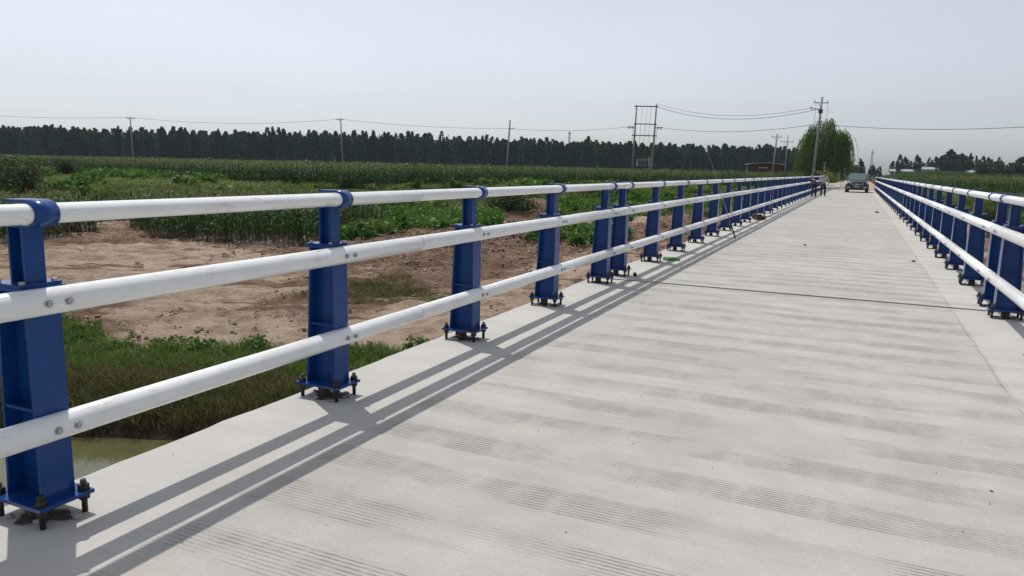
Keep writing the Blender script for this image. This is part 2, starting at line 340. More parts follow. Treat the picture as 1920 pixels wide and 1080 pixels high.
gr = link('ground', me, []); tag(gr, 'sandy river flat, grassy banks and raised field terraces', 'ground', kind='structure')
m = MB(); m.quad([(-160, -60, -3.7), (120, -60, -3.7), (120, 70, -3.7), (-160, 70, -3.7)])
tag(m.build('water', MT['water']), 'still muddy green brown river water beneath the bridge', 'water', kind='structure')

# ------------------------------------------------------------------ scatter (stuff)
def gn_tree(protos_col):
    g = bpy.data.node_groups.new('scatter_'+protos_col.name, 'GeometryNodeTree')
    g.interface.new_socket('Geometry', in_out='INPUT', socket_type='NodeSocketGeometry'); g.interface.new_socket('Geometry', in_out='OUTPUT', socket_type='NodeSocketGeometry')
    n = g.nodes.new; l = g.links.new
    gi, go = n('NodeGroupInput'), n('NodeGroupOutput'); iop = n('GeometryNodeInstanceOnPoints'); ci = n('GeometryNodeCollectionInfo')
    ci.inputs[0].default_value = protos_col; ci.inputs['Separate Children'].default_value = True; ci.inputs['Reset Children'].default_value = True
    def attr(nm, ty):
        a = n('GeometryNodeInputNamedAttribute'); a.data_type = ty; a.inputs[0].default_value = nm; return a.outputs[0]
    l(gi.outputs[0], iop.inputs['Points']); l(ci.outputs[0], iop.inputs['Instance']); iop.inputs['Pick Instance'].default_value = True
    l(attr('pick', 'INT'), iop.inputs['Instance Index']); l(attr('rot', 'FLOAT_VECTOR'), iop.inputs['Rotation']); l(attr('scl', 'FLOAT_VECTOR'), iop.inputs['Scale'])
    l(iop.outputs[0], go.inputs[0]); return g
_pc = {}
def protos(name, meshes):
    c = bpy.data.collections.new('protos_'+name)
    for i, me in enumerate(meshes):
        o = bpy.data.objects.new(name, me); c.objects.link(o)
    _pc[name] = (gn_tree(c), len(meshes)); return name
def scatter(name, proto, P, scale, label, cat, tilt=.12, sz=None, pick=None):
    P = np.asarray(P, 'f4'); n = len(P); g, k = _pc[proto]
    me = bpy.data.meshes.new(name); me.vertices.add(n); me.vertices.foreach_set('co', P.ravel())
    sc = rng.uniform(scale[0], scale[1], n); S = np.stack([sc, sc, sc*(1 if sz is None else sz)], -1)
    rot = np.stack([rng.normal(0, tilt, n), rng.normal(0, tilt, n), rng.uniform(0, 6.283, n)], -1)
    me.attributes.new('pick', 'INT', 'POINT').data.foreach_set('value', (rng.integers(0, k, n) if pick is None else pick).astype('i4'))
    me.attributes.new('rot', 'FLOAT_VECTOR', 'POINT').data.foreach_set('vector', rot.astype('f4').ravel())
    me.attributes.new('scl', 'FLOAT_VECTOR', 'POINT').data.foreach_set('vector', S.astype('f4').ravel())
    o = link(name, me, []); md = o.modifiers.new('scatter', 'NODES'); md.node_group = g
    return tag(o, label, cat, kind='stuff')
def strip(V, F, M, base, d, length, width, droop, mi, seg=4, up0=1.2):
    """a bent leaf: starts at base going along azimuth d, rising then drooping"""
    ang = up0; p = np.array(base, float); side_ = np.array([-math.sin(d), math.cos(d), 0]); i0 = len(V)
    for k in range(seg+1):
        w = width*(.45+1.1*(k/seg) if k/seg < .4 else max(0.02, 1.5*(1-k/seg)))*.5
        V.append(p-side_*w); V.append(p+side_*w)
        st = length/seg; p = p+np.array([math.cos(d)*math.cos(ang), math.sin(d)*math.cos(ang), math.sin(ang)])*st; ang -= droop/seg
    for k in range(seg):
        a = i0+2*k; F.append((a, a+1, a+3, a+2)); M.append(mi)
def corn_mesh(h=2.2, seed=0, dry=.12):
    r = random.Random(seed); V, F, M = [], [], []
    n = 4; i0 = 0
    for z, rr in ((0, .016), (h*.9, .008)):
        for k in range(n): V.append(np.array([math.cos(k*1.571)*rr, math.sin(k*1.571)*rr, z]))
    for k in range(n): F.append((k, (k+1) % n, n+(k+1) % n, n+k)); M.append(0)
    d = r.uniform(0, 6.28)
    for i in range(11):
        z = h*(.10+.075*i); L = h*r.uniform(.34, .46)*(1-.3*abs(i-6)/6); dead = i < 2 and r.random() < .7
        strip(V, F, M, (0, 0, z), d+r.uniform(-.5, .5), L, r.uniform(.07, .10), 2.6 if dead else r.uniform(1.5, 2.2), 2 if dead or r.random() < dry*.3 else 0, up0=r.uniform(.8, 1.25))
        d += math.pi
    for i in range(6): strip(V, F, M, (0, 0, h*.88), r.uniform(0, 6.28), h*.16, .022, .5, 1, seg=2, up0=r.uniform(1.0, 1.5))
    return npmesh('corn_plant', V, F, [MT['cornleaf'], MT['tassel'], MT['corndry']], mi=M)
def corn_clump(h, seed, n=9, w=1.6):
    """several coarse plants, for rows far away"""
    r = random.Random(seed); V, F, M = [], [], []
    for q in range(n):
        x, y = r.uniform(-w/2, w/2), r.uniform(-w/2, w/2); hh = h*r.uniform(.9, 1.06); d = r.uniform(0, 6.28)
        for i in range(7):
            strip(V, F, M, (x, y, hh*(.2+.1*i)), d+r.uniform(-.6, .6), hh*.42, .13, r.uniform(1.4, 2.2), 0, seg=2, up0=1.15); d += math.pi
        for i in range(3): strip(V, F, M, (x, y, hh*.86), r.uniform(0, 6.28), hh*.17, .045, .4, 1, seg=1, up0=1.35)
    return npmesh('corn_clump', V, F, [MT['cornleaf'], MT['tassel']], mi=M)
def tuft(seed, h=.4, n=26, mats=None, w=.02, spread=.16, broad=0):
    r = random.Random(seed); V, F, M = [], [], []
    for i in range(n):
        x, y = r.gauss(0, spread), r.gauss(0, spread)
        strip(V, F, M, (x, y, -.03), r.uniform(0, 6.28), h*r.uniform(.6, 1.2), w*r.uniform(.7, 1.4), r.uniform(.4, 1.6), 1 if r.random() < .14 else 0, seg=3, up0=r.uniform(.9, 1.5))
    for i in range(broad):
        x, y, z = r.gauss(0, spread*1.2), r.gauss(0, spread*1.2), r.uniform(.2, .9)*h; d = r.uniform(0, 6.28)
        strip(V, F, M, (x, y, z), d, h*.3, h*.2, r.uniform(.6, 1.6), 0, seg=2, up0=r.uniform(.2, .9))
    return npmesh('tuft', V, F, mats, mi=M)
def leafy(seed, h, w, n, size, mats, flat=.5):
    """a low leafy plant or bush: leaf faces through a lumpy volume"""
    r = np.random.default_rng(seed); V, F = [], []
    lob = r.normal(0, .33, (7, 3))*[w, w, h*.6]+[0, 0, h*.5]
    for i in range(n):
        c = lob[r.integers(0, 7)]+r.normal(0, .2, 3)*[w, w, h*.9]; c[2] = min(max(c[2], .04*h), h*1.05)
        a = r.normal(0, 1, 3); a[2] *= .7; a /= np.linalg.norm(a); b_ = np.cross(a, r.normal(0, 1, 3)); b_ /= np.linalg.norm(b_)+1e-6
        s1 = size*r.uniform(.6, 1.4); i0 = len(V)
        V += [c-a*s1, c+b_*s1*.45, c+a*s1, c-b_*s1*.45]; F.append((i0, i0+1, i0+2, i0+3))
    return npmesh('leafy_plant', V, F, mats)

def inpoly(x, y, poly):
    n = len(poly); c = np.zeros(x.shape, bool); j = n-1
    for i in range(n):
        xi, yi = poly[i]; xj, yj = poly[j]
        c ^= ((yi > y) != (yj > y)) & (x < (xj-xi)*(y-yi)/(yj-yi+1e-9)+xi); j = i
    return c
def fill(poly, row, step, rowdir=0., jit=.12, keep=None):
    p = np.array(poly); c = p.mean(0); rad = np.abs(p-c).max()*1.6
    u, v = np.meshgrid(np.arange(-rad, rad, step), np.arange(-rad, rad, row)); u = u+rng.normal(0, jit, u.shape); v = v+rng.normal(0, jit*.5, v.shape)
    x = c[0]+u*math.cos(rowdir)-v*math.sin(rowdir); y = c[1]+u*math.sin(rowdir)+v*math.cos(rowdir)
    x, y = x.ravel(), y.ravel(); k = inpoly(x, y, poly); x, y = x[k], y[k]
    if keep is not None: k = keep(x, y); x, y = x[k], y[k]
    return np.stack([x, y, H(x, y)-.03], -1)

protos('corn', [corn_mesh(2.05*(1+.05*i), 10+i) for i in range(-2, 4)])
protos('cornfar', [corn_clump(2.1, 40+i) for i in range(4)])
protos('grass', [tuft(60+i, .30, 34, [MT['grass'], MT['brown']], .016, .17) for i in range(4)])
protos('brown', [tuft(70+i, .30, 34, [MT['brown'], MT['grass']], .014, .17) for i in range(4)])
protos('weed', [tuft(80+i, .75, 24, [MT['weed'], MT['brown']], .05, .26, 22) for i in range(4)])
protos('crop', [leafy(90+i, .55, .5, 90, .12, [MT['crop']]) for i in range(4)])
def clodmesh(seed):
    random.seed(seed); m = MB()
    for k in range(5): m.ball((random.gauss(0, .2), random.gauss(0, .2), .02), random.uniform(.05, .14), 1.2, 1, .8, 2, .12, smooth=False)
    me = m.mesh('clod'); me.materials.append(MT['clod']); return me
MT['clod'] = simple('earth_clod', (.33, .235, .17), .95, 0, .35, 3, .6)
protos('clod', [clodmesh(400+i) for i in range(5)])
protos('herb', [leafy(95+i, .34, .45, 60, .085, [MT['crop']]) for i in range(3)])

P1 = [(-24.6, 29.8), (-28.4, 28.2), (-33.8, 28.2), (-39.4, 31), (-47, 37.5), (-44, 44), (-36, 44), (-29, 42)]
P1b = [(-36.6, 22.2), (-36.8, 24.2), (-38.6, 28.4), (-41, 30.4), (-45, 30.5), (-48, 26), (-48, 17), (-42, 13)]
scatter('maize_field', 'corn', np.concatenate([fill(P1, .62, .24, .25), fill(P1b, .62, .26, .9)]), (.86, 1.08),
        'dark green maize standing on the sandy flat just beyond the bare ground', 'maize field')
# far maize on the raised terrace, dense near edge then coarse to the poplars
def yfar(x): return np.interp(x, [-110, -92, -70, -55, -50, -45, -42, -38, -32, -24, -10, -6], [73, 73, 64, 57, 57, 61, 70, 86, 92, 96, 104, 106])
def wedge(x, y): a = np.degrees(np.arctan2(-x, y)); return (a > 1.5) & (a < 66)
FRONT = [(-118, 72), (-92, 72), (-55, 56), (-49, 56), (-44, 61), (-41, 71), (-37, 86), (-30, 92), (-22, 97), (-10, 104), (-12, 116), (-34, 106), (-50, 88), (-60, 72), (-92, 88), (-118, 88)]
scatter('far_maize_edge', 'corn', fill(FRONT, .6, .26, .3), (.9, 1.12), 'tall maize edge of the raised field beyond the weedy slope', 'maize field')
def farpts():
    x = []; 
    for d0, d1, den in ((80, 150, .35), (150, 260, .17), (260, 420, .085)):
        n = int(den*(d1**2-d0**2)*.5*R(66)); d = np.sqrt(rng.uniform(d0**2, d1**2, n)); a = np.radians(rng.uniform(1.5, 66, n))
        x.append(np.stack([-d*np.sin(a), d*np.cos(a)], -1))
    p = np.concatenate(x); k = (p[:, 1] > yfar(p[:, 0])+5) & ~((np.abs(p[:, 0]+19) < 6) & (np.abs(p[:, 1]-157) < 8)) & ((p[:, 0]*-.545+p[:, 1]*.839) < 398) & (p[:, 0] < -7-.02*p[:, 1])
    p = p[k]; return np.stack([p[:, 0], p[:, 1], H(p[:, 0], p[:, 1])-.05], -1)
scatter('far_maize_field', 'cornfar', farpts(), (.95, 1.2), 'wide flat maize field stretching to the poplar wood', 'maize field')
RIGHT = [(8.5, 128), (14, 112), (23, 100), (40, 88), (80, 70), (100, 100), (60, 130), (30, 150), (12, 150)]
scatter('right_maize_field', 'corn', fill(RIGHT, .75, .42, -.4), (.95, 1.15), 'dark maize beyond the right railing', 'maize field')
def farpts_r():
    n = 5200; d = np.sqrt(rng.uniform(140**2, 440**2, n)); a = np.radians(rng.uniform(.8, 26, n)); x, y = d*np.sin(a), d*np.cos(a)
    k = x > 5.5+.012*y; x, y = x[k], y[k]; return np.stack([x, y, H(x, y)-.05], -1)
scatter('far_right_maize_field', 'cornfar', farpts_r(), (.75, 1.0), 'pale green field stretching from the road to the distant right trees', 'maize field')

def band(n, cond, x0, x1, y0, y1):
    x, y = rng.uniform(x0, x1, n), rng.uniform(y0, y1, n); k = cond(x, y); x, y = x[k], y[k]; return np.stack([x, y, H(x, y)], -1)
def bankc(lo, hi):
    def f(x, y):
        s = river(x, y); w = fbm(x*.5, y*.5, 4); return (s > lo+w) & (s+1.6*w+.8*sst(-17, -15, x) < hi)
    return f
scatter('bank_grass', 'grass', band(15000, bankc(2.1, 4.6), -30, -6, 3, 22), (.55, 1.25), 'short green grass on the near river bank', 'grass')
scatter('bank_dry_grass', 'brown', band(17000, bankc(.3, 3.1), -30, -5, 3, 20), (.5, 1.2), 'brown reddish grass on the lip of the river bank', 'grass')
scatter('bank_herbs', 'herb', band(650, bankc(3.2, 4.9), -19, -8, 8, 20), (.35, .75), 'leafy green herbs along the top of the bank', 'herbs')
scatter('olive_weeds', 'brown', band(3200, lambda x, y: ((x+14)/3.6)**2+((y-20.5)/2.4)**2+2.2*fbm(x*.6, y*.6, 3) < .8, -20, -8, 15, 26), (.35, .8), 'sparse olive weeds on the sand beyond the bank', 'weeds')
def cloddy(x, y):
    s, t, ter, left, heap = masks(x, y); return (s > 3.6) & (t < 3) & (rng.random(x.shape) < np.clip(heap*1.2, 0, 1)*.9+.07*sst(.02, .16, fbm(x*.14+9, y*.14, 3))) & (x < -4.2) & ~inpoly(x, y, P1) & ~inpoly(x, y, P1b)
scatter('earth_clods', 'clod', band(70000, cloddy, -36, -4, 10, 82), (.10, .5), 'lumpy brown earth clods heaped on the turned ground beside the bridge', 'earth', .5)
def slope(x, y):
    s, t, *_ = masks(x, y); return (t > -9) & (y < yfar(x)+1) & ~inpoly(x, y, P1) & ~inpoly(x, y, P1b) & (fbm(x*.16, y*.16, 3) > -.17) & (x < -6)
scatter('slope_weeds', 'weed', band(23000, slope, -118, -8, 20, 100), (.3, .95), 'pale green and brown weeds on the slope below the far field', 'weeds')
scatter('slope_bushes', 'crop', band(9000, lambda x, y: slope(x, y) & (fbm(x*.22+5, y*.22, 3) > .05), -112, -12, 22, 96), (.9, 2.0), 'dark leafy patches among the pale weeds on the slope', 'weeds')
CROP = [(-24.2, 30.5), (-21.6, 40), (-22.5, 47), (-27, 56), (-33, 56), (-38, 50), (-29, 44)]
scatter('low_crop', 'crop', fill(CROP, .7, .42, .4, .1), (.8, 1.5), 'low leafy green crop between the maize and the dirt heaps', 'crop')
scatter('green_patch', 'crop', np.concatenate([band(420, lambda x, y: ((x+15)/3.4)**2+((y-41)/5.2)**2 < 1, -20, -8, 32, 52), band(260, lambda x, y: ((x+20)/4)**2+((y-58)/4)**2 < 1, -26, -8, 50, 66)]), (.7, 1.3),
        'low leafy green plants growing on the turned earth beside the bridge', 'plants')
scatter('terrace_grass', 'weed', np.concatenate([band(3500, lambda x, y: (y > 60+.4*fbm(x*.2, y*.2)) & (fbm(x*.12, y*.12, 3) > -.06) & (np.abs(x+.76) > 6), -30, -4, 64, 112),
        band(4200, lambda x, y: (masks(x, y)[1] > -6) & (np.abs(x+.76) > 4.6) & (fbm(x*.15, y*.15, 3) > -.1), 3, 40, 60, 130)]), (.5, 1.1), 'yellowish grass on the terraces beside the far end of the bridge', 'grass')

# ------------------------------------------------------------------ bridge
CXL, CXR = -3.2, 1.655
JO = [10.395, 31.245, 52.095, 72.945]; YEND = 84.6; Y0 = -6.0
bridge = empty('bridge', (0, 0, 0), 'long pale concrete road bridge with tined deck running to the car', 'bridge')
bounds = [Y0]+JO+[YEND]
for a, b_ in zip(bounds, bounds[1:]):
    a += .05 if a > 0 else 0; b_ -= .05 if b_ < 84 else 0
    n = int((b_-a)/.12); yy = np.linspace(a, b_, n+1)
    def ragged(x, s): 
        e = x+s*(.035*fbm(yy*1.1+x, yy*0+x, 3)*2+.03*np.clip(fbm(yy*4+x*3, yy*0+2, 3)-.08, 0, 1)*2); return e
    xl, xr = ragged(-3.415, -1), ragged(1.87, 1)
    V, F = [], []
    for i, y in enumerate(yy): V += [(xl[i], y, 0), (xl[i]+.0, y, -.05), (xl[i]+.05, y, -.24), (xr[i], y, 0), (xr[i], y, -.05), (xr[i]-.05, y, -.24), (-3.36, y, .0), (1.8, y, .0)]
    for i in range(n):
        p, q = 8*i, 8*(i+1)
        for u, v in ((6, 0), (0, 1), (1, 2), (2, 5), (5, 4), (4, 3), (3, 7), (7, 6)): F.append((p+u, p+v, q+v, q+u))
    k = 8*n; 
    me = npmesh('deck_slab', V, F, [MT['concrete']])
    bm = bmesh.new(); bm.from_mesh(me); bm.verts.ensure_lookup_table()
    for base in (0, k):
        bm.faces.new([bm.verts[base+j] for j in ((6, 0, 1, 2, 5, 4, 3, 7) if base else (7, 3, 4, 5, 2, 1, 0, 6))])
    bmesh.ops.recalc_face_normals(bm, faces=bm.faces[:]); bm.to_mesh(me); bm.free()
    link('deck_slab', me, [], bridge)
    for gx in (-2.6, -1.4, -.1, 1.1):
        m = MB(); m.box(gx-.25, gx+.25, a+.05, b_-.05, -1.0, -.245); m.build('girder', MT['girder'], bridge)
jm = simple('joint_dirt', (.05, .045, .04), .95, 0, .3, 20)
for j in JO:
    m = MB(); m.box(-3.30, 1.75, j-.048, j+.048, -.2, -.05); m.build('joint_filler', jm, bridge)
    m = MB(); m.box(-3.2, 1.7, j-.6, j+.6, -1.5, -1.005); p = m.build('pier_cap', MT['girder'], bridge)
    for px in (-2.2, .7):
        m = MB(); m.cyl((px, j, -5.5), (px, j, -1.502), .45, n=20); m.build('pier_column', MT['girder'], p)
m = MB(); m.box(-4.0, 2.5, 84.0, 84.58, -4, -.26); m.build('abutment', MT['girder'], bridge)

# posts: one set of meshes per side (s = +1 road lies to the +x side)
ZP = .088
def post_meshes(s):
    def bx(m, u0, u1, y0, y1, z0, z1): return m.box(min(s*u0, s*u1), max(s*u0, s*u1), y0, y1, z0, z1)
    def plate(m, pb, pt):   # prism between bottom/top (u0,u1,y0,y1,z)
        q = lambda p: [(s*p[0], p[2], p[4]), (s*p[1], p[2], p[4]), (s*p[1], p[3], p[4]), (s*p[0], p[3], p[4])]
        a, b_ = q(pb), q(pt)
        if s < 0: a, b_ = a[::-1], b_[::-1]
        m.hexa(a, b_)
    zb, zt = ZP+.016, 1.026; hw = .075; D = {}
    m = MB()
    plate(m, (.112, .126, -hw, hw, zb), (.108, .122, -hw, hw, zt))       # road flange
    plate(m, (-.112, -.098, -hw, hw, zb), (-.066, -.052, -hw, hw, zt))   # outer flange
    plate(m, (-.098, .112, -.006, .006, zb), (-.052, .108, -.006, .006, zt))  # web
    for z0 in (.505,): 
        k = (z0-zb)/(zt-zb); uo = -.098+.046*k
        for a, b_ in ((-hw+.004, -.006), (.006, hw-.004)): bx(m, uo, .109, a, b_, z0, z0+.012)
    bx(m, -.085, .135, -.098, .098, zt, zt+.014)
    D['post'] = m.mesh('post', .0025)
    m = MB(); bx(m, -.165, .185, -.126, .126, ZP, ZP+.016); D['base_plate'] = m.mesh('base_plate', .003)
    m = MB(); m.cyl((0, 0, -.03), (0, 0, .153), .0125, n=10); m.cyl((0, 0, ZP+.016), (0, 0, ZP+.02), .027, n=16); m.cyl((0, 0, ZP+.02), (0, 0, ZP+.044), .024, n=6, smooth=False)
    m.cyl((0, 0, ZP-.026), (0, 0, ZP-.002), .024, n=6, smooth=False); D['anchor_bolt'] = m.mesh('anchor_bolt')
    z0 = zt+.015; m = MB(); bx(m, -.08, .118, -.092, .092, z0, z0+.013); z1 = z0+.013
    zc = 1.288
    bx(m, .078, .09, -.044, .044, z1, zc); bx(m, -.010, .002, -.044, .044, z1, zc); bx(m, .002, .078, -.005, .005, z1, zc)
    D['upper_post'] = m.mesh('upper_post', .002)
    m = MB(); m.cyl((0, 0, z1), (0, 0, z1+.012), .012, n=6, smooth=False)
    D['cap_bolt'] = m.mesh('cap_bolt')
    # bracket: U strap round the top tube, open to the outside
    m = MB(); uc = .14; a_, b2 = .057, .0465; prof = [(-.005, b2)]
    for k in range(17):
        t = math.pi/2-math.pi*k/16; prof.append((uc-.012+a_*math.cos(t)*1.05, b2*math.sin(t)))
    prof.append((.0, -b2)); zc0 = 1.345; th = .011; ins, outs = [], []
    for i, (u, z) in enumerate(prof):
        p0 = prof[max(i-1, 0)]; p1 = prof[min(i+1, len(prof)-1)]; d = Vector((p1[0]-p0[0], p1[1]-p0[1])).normalized(); nrm = Vector((-d.y, d.x))
        ins.append((s*u, z+zc0)); outs.append((s*(u+nrm.x*th), z+zc0+nrm.y*th))
    bm = m.bm
    vi = [[bm.verts.new((u, y, z)) for u, z in ins] for y in (-.053, .053)]; vo = [[bm.verts.new((u, y, z)) for u, z in outs] for y in (-.053, .053)]
    for i in range(len(prof)-1):
        bm.faces.new([vi[0][i], vi[0][i+1], vi[1][i+1], vi[1][i]]); f = bm.faces.new([vo[0][i+1], vo[0][i], vo[1][i], vo[1][i+1]]); f.smooth = True
        bm.faces.new([vi[0][i+1], vi[0][i], vo[0][i], vo[0][i+1]]); bm.faces.new([vi[1][i], vi[1][i+1], vo[1][i+1], vo[1][i]])
    for i in (0, len(prof)-1): bm.faces.new([vi[0][i], vi[1][i], vo[1][i], vo[0][i]])
    bmesh.ops.recalc_face_normals(bm, faces=bm.faces[:]); D['rail_bracket'] = m.mesh('rail_bracket')
    m = MB(); uT = .145; m.cyl((s*(uT+.058), 0, 0), (s*(uT+.064), 0, 0), .017, n=14); m.cyl((s*(uT+.064), 0, 0), (s*(uT+.071), 0, 0), .012, n=6, smooth=False)
    D['rail_bolt'] = m.mesh('rail_bolt')
    for k, me in D.items(): me.materials.append(MT['bolt'] if k == 'anchor_bolt' else MT['zinc'] if k in ('cap_bolt', 'rail_bolt') else MT['blue'])
    return D
yp = [JO[0]-.425-2*i for i in range(7)][::-1]
yp = [y+(.022 if 1 < y < 5 else 0) for y in yp]
for j, e in zip(JO, JO[1:]+[YEND+.5]):
    y = j+.425
    while y < e-.4: yp.append(y); y += 2.0
ZM, ZL, ZT = .978, .429, 1.345
def railing(side, label):
    s = 1 if side == 'l' else -1; cx = CXL if s > 0 else CXR
    D = post_meshes(s); root = empty('bridge_railing', (cx, 0, 0), label, 'railing', 'railings along both edges of the bridge')
    for y in yp:
        p = share('post', D['post'], root, (0, y-(.3 if s < 0 and y < 9 else 0), 0))
        for k in ('base_plate', 'upper_post', 'rail_bracket'): share(k, D[k], p)
        if y < 18:
            for u in (-.055, .102):
                for v in (-.07, .07): share('cap_bolt', D['cap_bolt'], p, (s*u, v, 0))
        for u in (-.132, .152):
            for v in (-.097, .097): share('anchor_bolt', D['anchor_bolt'], p, (s*u, v, 0), rz=random.uniform(0, 1))
        if y < 24:
            for z in (ZM, ZL):
                for v in (-.03, .058): share('rail_bolt', D['rail_bolt'], p, (0, v, z))
    br = []
    for j in [-10.45]+JO: br += [j, j+5.4, j+10.9, j+16.0]
    br = [b_ for b_ in br if -1 < b_ < YEND-2]; br = [-4.6]+[b_ if abs(b_-5.55) > .3 else 4.93 for b_ in br]+[YEND-.9]
    zt, uz = ZT, .14
    for nm, u, z, rx, rz_ in (('top_rail', uz, zt, .053, .043), ('middle_rail', .145, ZM, .058, .058), ('lower_rail', .145, ZL, .058, .058)):
        for a, b_ in zip(br, br[1:]):
            a2 = a+(.010 if min(abs(a-j) for j in JO) < .1 else .003); b2 = b_-(.010 if min(abs(b_-j) for j in JO) < .1 else .003)
            m = MB(); n = 28; rings = []
            for y in (a2, a2+.003, b2-.003, b2):
                q = .96 if y in (a2, b2) else 1
                rings.append([m.bm.verts.new((s*u+rx*q*math.cos(2*math.pi*k/n), y, z+rz_*q*math.sin(2*math.pi*k/n))) for k in range(n)])
            for A, B in zip(rings, rings[1:]):
                for k in range(n): f = m.bm.faces.new([A[(k+1) % n], A[k], B[k], B[(k+1) % n]]); f.smooth = True
            m.bm.faces.new(rings[0]); m.bm.faces.new(rings[-1][::-1])
            m.build(nm, MT['white'], root)
        for j in br[1:-1]:
            if j > 33: continue
            L = .30 if min(abs(j-q) for q in JO) < .1 else .05
            m = MB(); m.cyl((s*u, j-L/2, z), (s*u, j+L/2, z), min(rx, rz_)*.93, n=20); m.build('rail_sleeve', MT['sleeve'], root)
    return root
railing('l', 'blue and white railing on the left edge, casting striped shadows onto the deck')
railing('r', 'blue and white railing on the right edge, seen beside the far sandbank')
# broken grout pockets under the plates
for cx, s in ((CXL, 1), (CXR, -1)):
    for y in yp:
        if not (1 < y < 26) or (s < 0 and y < 7): continue
        m = MB(); n = 22; off = rng.uniform(0, 9); ring = []
        for k in range(n):
            t = 2*math.pi*k/n; q = 1+.28*math.sin(3*t+off)+.16*math.sin(7*t+off*2)
            ring.append((cx+s*.02+.115*q*math.cos(t)*(1 if math.cos(t)*s < 0 else 1.05), y-.01+.085*q*math.sin(t), .004))
        c = m.bm.verts.new((cx, y, .012)); vs = [m.bm.verts.new(p) for p in ring]
        for k in range(n): m.bm.faces.new([c, vs[k], vs[(k+1) % n]])
        for k in range(7):
            t = random.uniform(0, 6.28); r_ = random.uniform(.08, .19)
            m.ball((cx+r_*math.cos(t), y+r_*.8*math.sin(t), .008), random.uniform(.006, .018), 1.4, 1, .7, 1, .3, mi=1, smooth=False)
        m.cyl((cx-.01, y-.02, 0), (cx-.01, y-.02, .075), .042, n=12)
        m.build('grout_pocket', [MT['grout'], MT['chips']], bridge)

exec_later = []
del exec_later
def pol(az, d): return -d*math.sin(R(az)), d*math.cos(R(az))
def gz(x, y): return float(H(np.array([x]), np.array([y]))[0])
def beam(m, a, b_, w, h, mi=0):
    """rectangular bar between two points"""
    a, b_ = Vector(a), Vector(b_); d = b_-a; q = d.to_track_quat('X', 'Z').to_matrix().to_4x4(); q.translation = a
    return m.box(0, d.length, -w/2, w/2, -h/2, h/2, q, mi)

# ------------------------------------------------------------------ utility poles
def pole_thing(az, d, h, lean, label, arms, face, cat='pole', r0=.17, name='utility_pole', group='utility poles'):
    x, y = pol(az, d); z = gz(x, y)
    t = empty(name, (x, y, z), label, cat, group); lx, ly = lean
    m = MB(); m.cyl((0, 0, -.5), (lx*h, ly*h, h), r0, r0*.62, n=14); m.build('pole_shaft', MT['pole'], t)
    dx, dy = math.cos(R(face)), math.sin(R(face))
    for za, L, ins, off in arms:
        m = MB(); c = Vector((lx*za, ly*za, za)); o = Vector((-dy, dx, 0))*.16
        beam(m, c-Vector((dx, dy, 0))*L*(.5-off)+o, c+Vector((dx, dy, 0))*L*(.5+off)+o, .10, .10)
        beam(m, c-Vector((dx, dy, 0))*L*.28+o, c-Vector((0, 0, .55))+o*.8, .05, .05)
        a = m.build('crossarm', MT['steel'], t)
        for k in range(ins):
            f = -.46+.92*k/max(1, ins-1)+off; p = c+Vector((dx, dy, 0))*L*f+o
            mi_ = MB(); mi_.cyl(p+Vector((0, 0, .05)), p+Vector((0, 0, .16)), .03, n=8)
            for q in (.16, .22): mi_.cyl(p+Vector((0, 0, q)), p+Vector((0, 0, q+.07)), .075, .05, n=10)
            mi_.build('insulator', MT['ceramic'], a)
    return t, Vector((x, y, z))
def top(P, lean, z): return P+Vector((lean[0]*z, lean[1]*z, z))
rv = Vector((math.cos(YAW), math.sin(YAW), 0))
_, pA = pole_thing(51.29, 168, 168*.0475+1.58+.85, (-.01, 0), 'slim pole with short flat crossarm, far left before the poplar wood', [(10.2, 1.7, 3, 0)], 30)
_, pB = pole_thing(37.3, 150, 150*.056+1.58+.85, (-.03, -.015), 'slim dark pole with short crossarm above the second railing post', [(10.55, 1.3, 3, -.12)], 20)
_, pC = pole_thing(25.2, 138, 138*.0607+1.58+.85, (.055, .02), 'thick bare pole leaning right, standing in the far maize edge', [(9.2, .9, 2, .35)], 20, r0=.21)
LB = (.035, .016)
_, pD = pole_thing(3.05, 107, 107*.0938+1.58+.6, LB, 'tall pale pole with three crossarms in front of the willow', [(11.5, 1.9, 2, 0), (10.7, 1.5, 2, -.35), (7.7, 1.9, 4, -.02)], 24, r0=.2)
_, pE = pole_thing(5.75, 139, 139*.0481+1.58+.8, (.045, .02), 'brown pole with one flat crossarm in front of the brick hut', [(8.5, 1.7, 2, 0)], 24, r0=.17)
_, pF = pole_thing(4.9, 182, 182*.0462+1.58+.8, (.015, .006), 'thin pole with low crossarm just right of the brick hut', [(9.3, 2.9, 3, 0)], 24, r0=.15)
m = MB(); m.cyl((0, 0, 0), (0, 0, 1), .001) ; m.bm.free()
# dropper wires and cut-outs on the tall pole
tD = [o for o in bpy.data.objects if o.get('label', '').startswith('tall pale pole')][0]
for u in (-.75, .05, .85):
    m = MB(); a = Vector((LB[0]*11.4, LB[1]*11.4, 11.45))+rv*u*.95; b_ = Vector((LB[0]*8.6, LB[1]*8.6, 8.7))+rv*u*.95; m.tube([a, (a+b_)/2+Vector((.06, 0, 0)), b_], .018, 5); m.build('dropper_wire', MT['wire'], tD)
m = MB(); beam(m, Vector((LB[0]*8.7, LB[1]*8.7, 8.75)), Vector((LB[0]*8.7, LB[1]*8.7, 8.65))+rv*1.6, .09, .09); m.build('side_bracket', MT['steel'], tD)
m = MB(); c = Vector((LB[0]*10.6, LB[1]*10.6, 10.5)); m.cyl(c-Vector((0, 0, .35)), c+Vector((0, 0, .15)), .26, n=12); m.build('pole_clamp', MT['dsteel'], tD)

